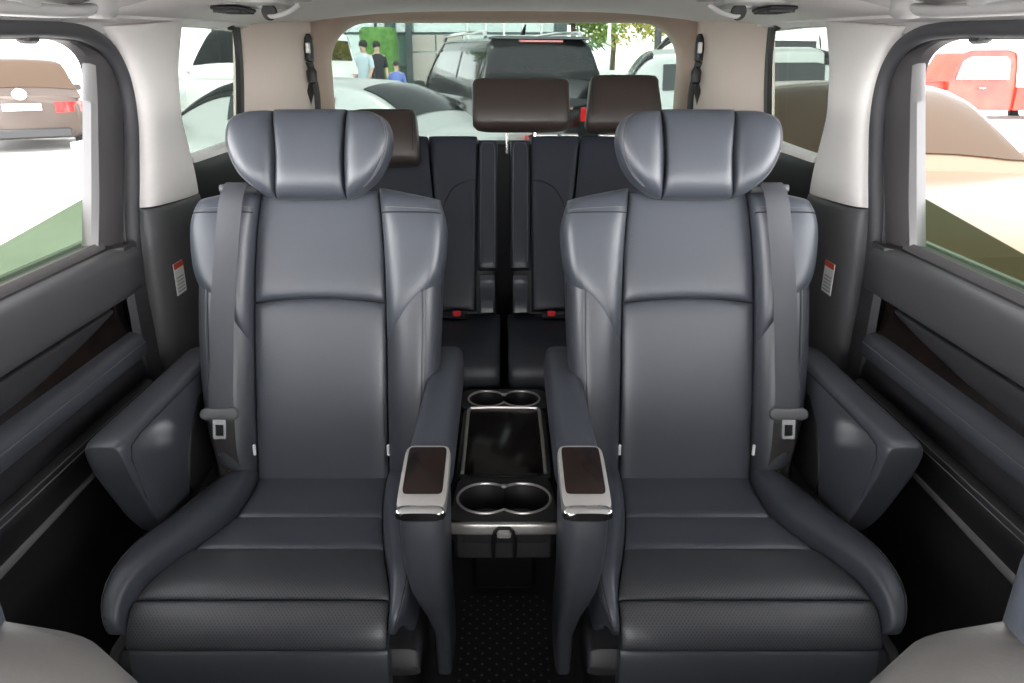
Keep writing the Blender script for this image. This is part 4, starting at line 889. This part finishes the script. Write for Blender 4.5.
def person(label, x, y, rz, top, legs, pose=0., bag=False):
    t = thing('person', label, 'person', (x, y, GZ+.2), rz)
    V = [(0, 0, .95), (0, 0, 1.15), (0, 0, 1.38), (0, .01, 1.48), (0, .02, 1.56), (0, .03, 1.66), (0, .02, 1.74),
         (.10, 0, .90), (.11, .03+pose, .50), (.11, -.02+pose, .08), (.12, .12+pose, .04), (-.10, 0, .90), (-.11, .03-pose, .50), (-.11, -.04-pose, .08), (-.12, .10-pose, .04),
         (.19, 0, 1.40), (.25, -.02, 1.14), (.24, .10, .92), (.23, .15, .84), (-.19, 0, 1.40), (-.25, -.02, 1.14), (-.24, .10, .92), (-.23, .15, .84)]
    E = [(0, 1), (1, 2), (2, 3), (3, 4), (4, 5), (5, 6), (0, 7), (7, 8), (8, 9), (9, 10), (0, 11), (11, 12), (12, 13), (13, 14), (2, 15), (15, 16), (16, 17), (17, 18), (2, 19), (19, 20), (20, 21), (21, 22)]
    Rd = [.14, .13, .15, .07, .06, .10, .07, .095, .065, .045, .035, .095, .065, .045, .035, .065, .05, .038, .03, .065, .05, .038, .03]
    me = bpy.data.meshes.new('person_body'); me.from_pydata(V, E, []); o = bpy.data.objects.new('body', me); COL.objects.link(o); o.parent = t
    sk = o.modifiers.new('skin', 'SKIN'); ly = me.skin_vertices[0].data if me.skin_vertices else None
    if ly is None:
        bm = bmesh.new(); bm.from_mesh(me); bm.verts.layers.skin.verify(); bm.to_mesh(me); bm.free(); ly = me.skin_vertices[0].data
    for k, r in enumerate(Rd): ly[k].radius = (r, r*.8 if k < 3 else r); ly[k].use_root = (k == 0)
    sk.use_smooth_shade = True; sb = o.modifiers.new('sub', 'SUBSURF'); sb.levels = 2; sb.render_levels = 2
    me.materials.append(M['skin'])
    m = MB(); m.sloft([((0, .0, z), (a, 0, 0), (0, b, 0), 2.6) for z, a, b in ((.86, .185, .135), (.95, .18, .14), (1.15, .165, .135), (1.35, .21, .14), (1.44, .17, .11), (1.48, .08, .08))], 24)
    for sx_ in (-1, 1): m.tube([(sx_*.17, 0, 1.41), (sx_*.22, -.01, 1.28), (sx_*.25, -.02, 1.13)], [.075, .07, .062], 10)
    obj('shirt', m, top, t, local=True)
    m = MB(); m.sloft([((0, 0, z), (a, 0, 0), (0, .135, 0), 2.6) for z, a in ((.80, .16), (.88, .185), (.96, .175))], 24)
    for sx_ in (-1, 1): m.tube([(sx_*.10, 0, .90), (sx_*.11, .03+sx_*pose, .50), (sx_*.11, -.02+sx_*pose, .09)], [.10, .08, .065], 12)
    obj('trousers', m, legs, t, local=True)
    m = MB(); m.sloft([((0, .005, z), (.108*k, 0, 0), (0, .115*k, 0), 2.2) for z, k in ((1.62, .75), (1.68, 1), (1.74, .95), (1.79, .6), (1.805, .2))], 20); obj('hair', m, 'hair', t, local=True)
    return t
for u, y, rz, top, legs, ps, lab in ((364, 21, 2.6, 'cloth_l', 'cloth_d', .10, 'person in a pale blue shirt and dark trousers walking before the showroom'), (377, 22, 3.6, 'cloth_d', 'cloth_d', .0, 'person in dark clothes standing beside the pale-shirted walker'), (396, 19, 3.0, 'cloth_b', 'cloth_b', .06, 'person in blue clothes standing beside the dark showroom column')):
    pe = person(lab, at(u, 60, y=y).x, y, rz, top, legs, ps)
    if top == 'cloth_b': pe.scale = (.74, .74, .72)
# terrace table and chairs
tp = at(616, 60, y=18)
tt = thing('terrace_table', 'black terrace table outside, seen above the right third row headrest', 'table', (tp.x, 18, GZ+.2))
m = MB(); m.lathe([(0, .70), (.42, .70), (.44, .715), (.42, .73), (0, .73)], (0, 0, 0), k=28); obj('tabletop', m, 'dark', tt, local=True)
for a in range(4): m = MB(); m.tube([(.1*math.cos(a*PI/2), .1*math.sin(a*PI/2), .70), (.3*math.cos(a*PI/2), .3*math.sin(a*PI/2), 0)], .02, 8); obj('leg', m, 'dark', tt, local=True)
for dx, rz, lab in ((-.85, 1.3, 'black terrace chair left of the outdoor table'), (.80, -1.3, 'black terrace chair right of the outdoor table')):
    ch = thing('terrace_chair', lab, 'chair', (tp.x+dx, 18.1, GZ+.2), rz+PI, 'terrace chairs')
    m = MB(); m.box((0, 0, .45), (.23, .23, .02), bev=.01); obj('seat', m, 'dark', ch, local=True)
    m = MB(); m.box((0, .22, .78), (.22, .018, .20), Matrix.Rotation(-.15, 3, 'X'), .01); obj('backrest', m, 'dark', ch, local=True)
    for a, b in ((-1, -1), (1, -1), (-1, 1), (1, 1)):
        m = MB(); m.tube([(a*.20, b*.20, .60 if b > 0 else .44), (a*.22, b*.23, 0)], .016, 8); obj('leg', m, 'dark', ch, local=True)
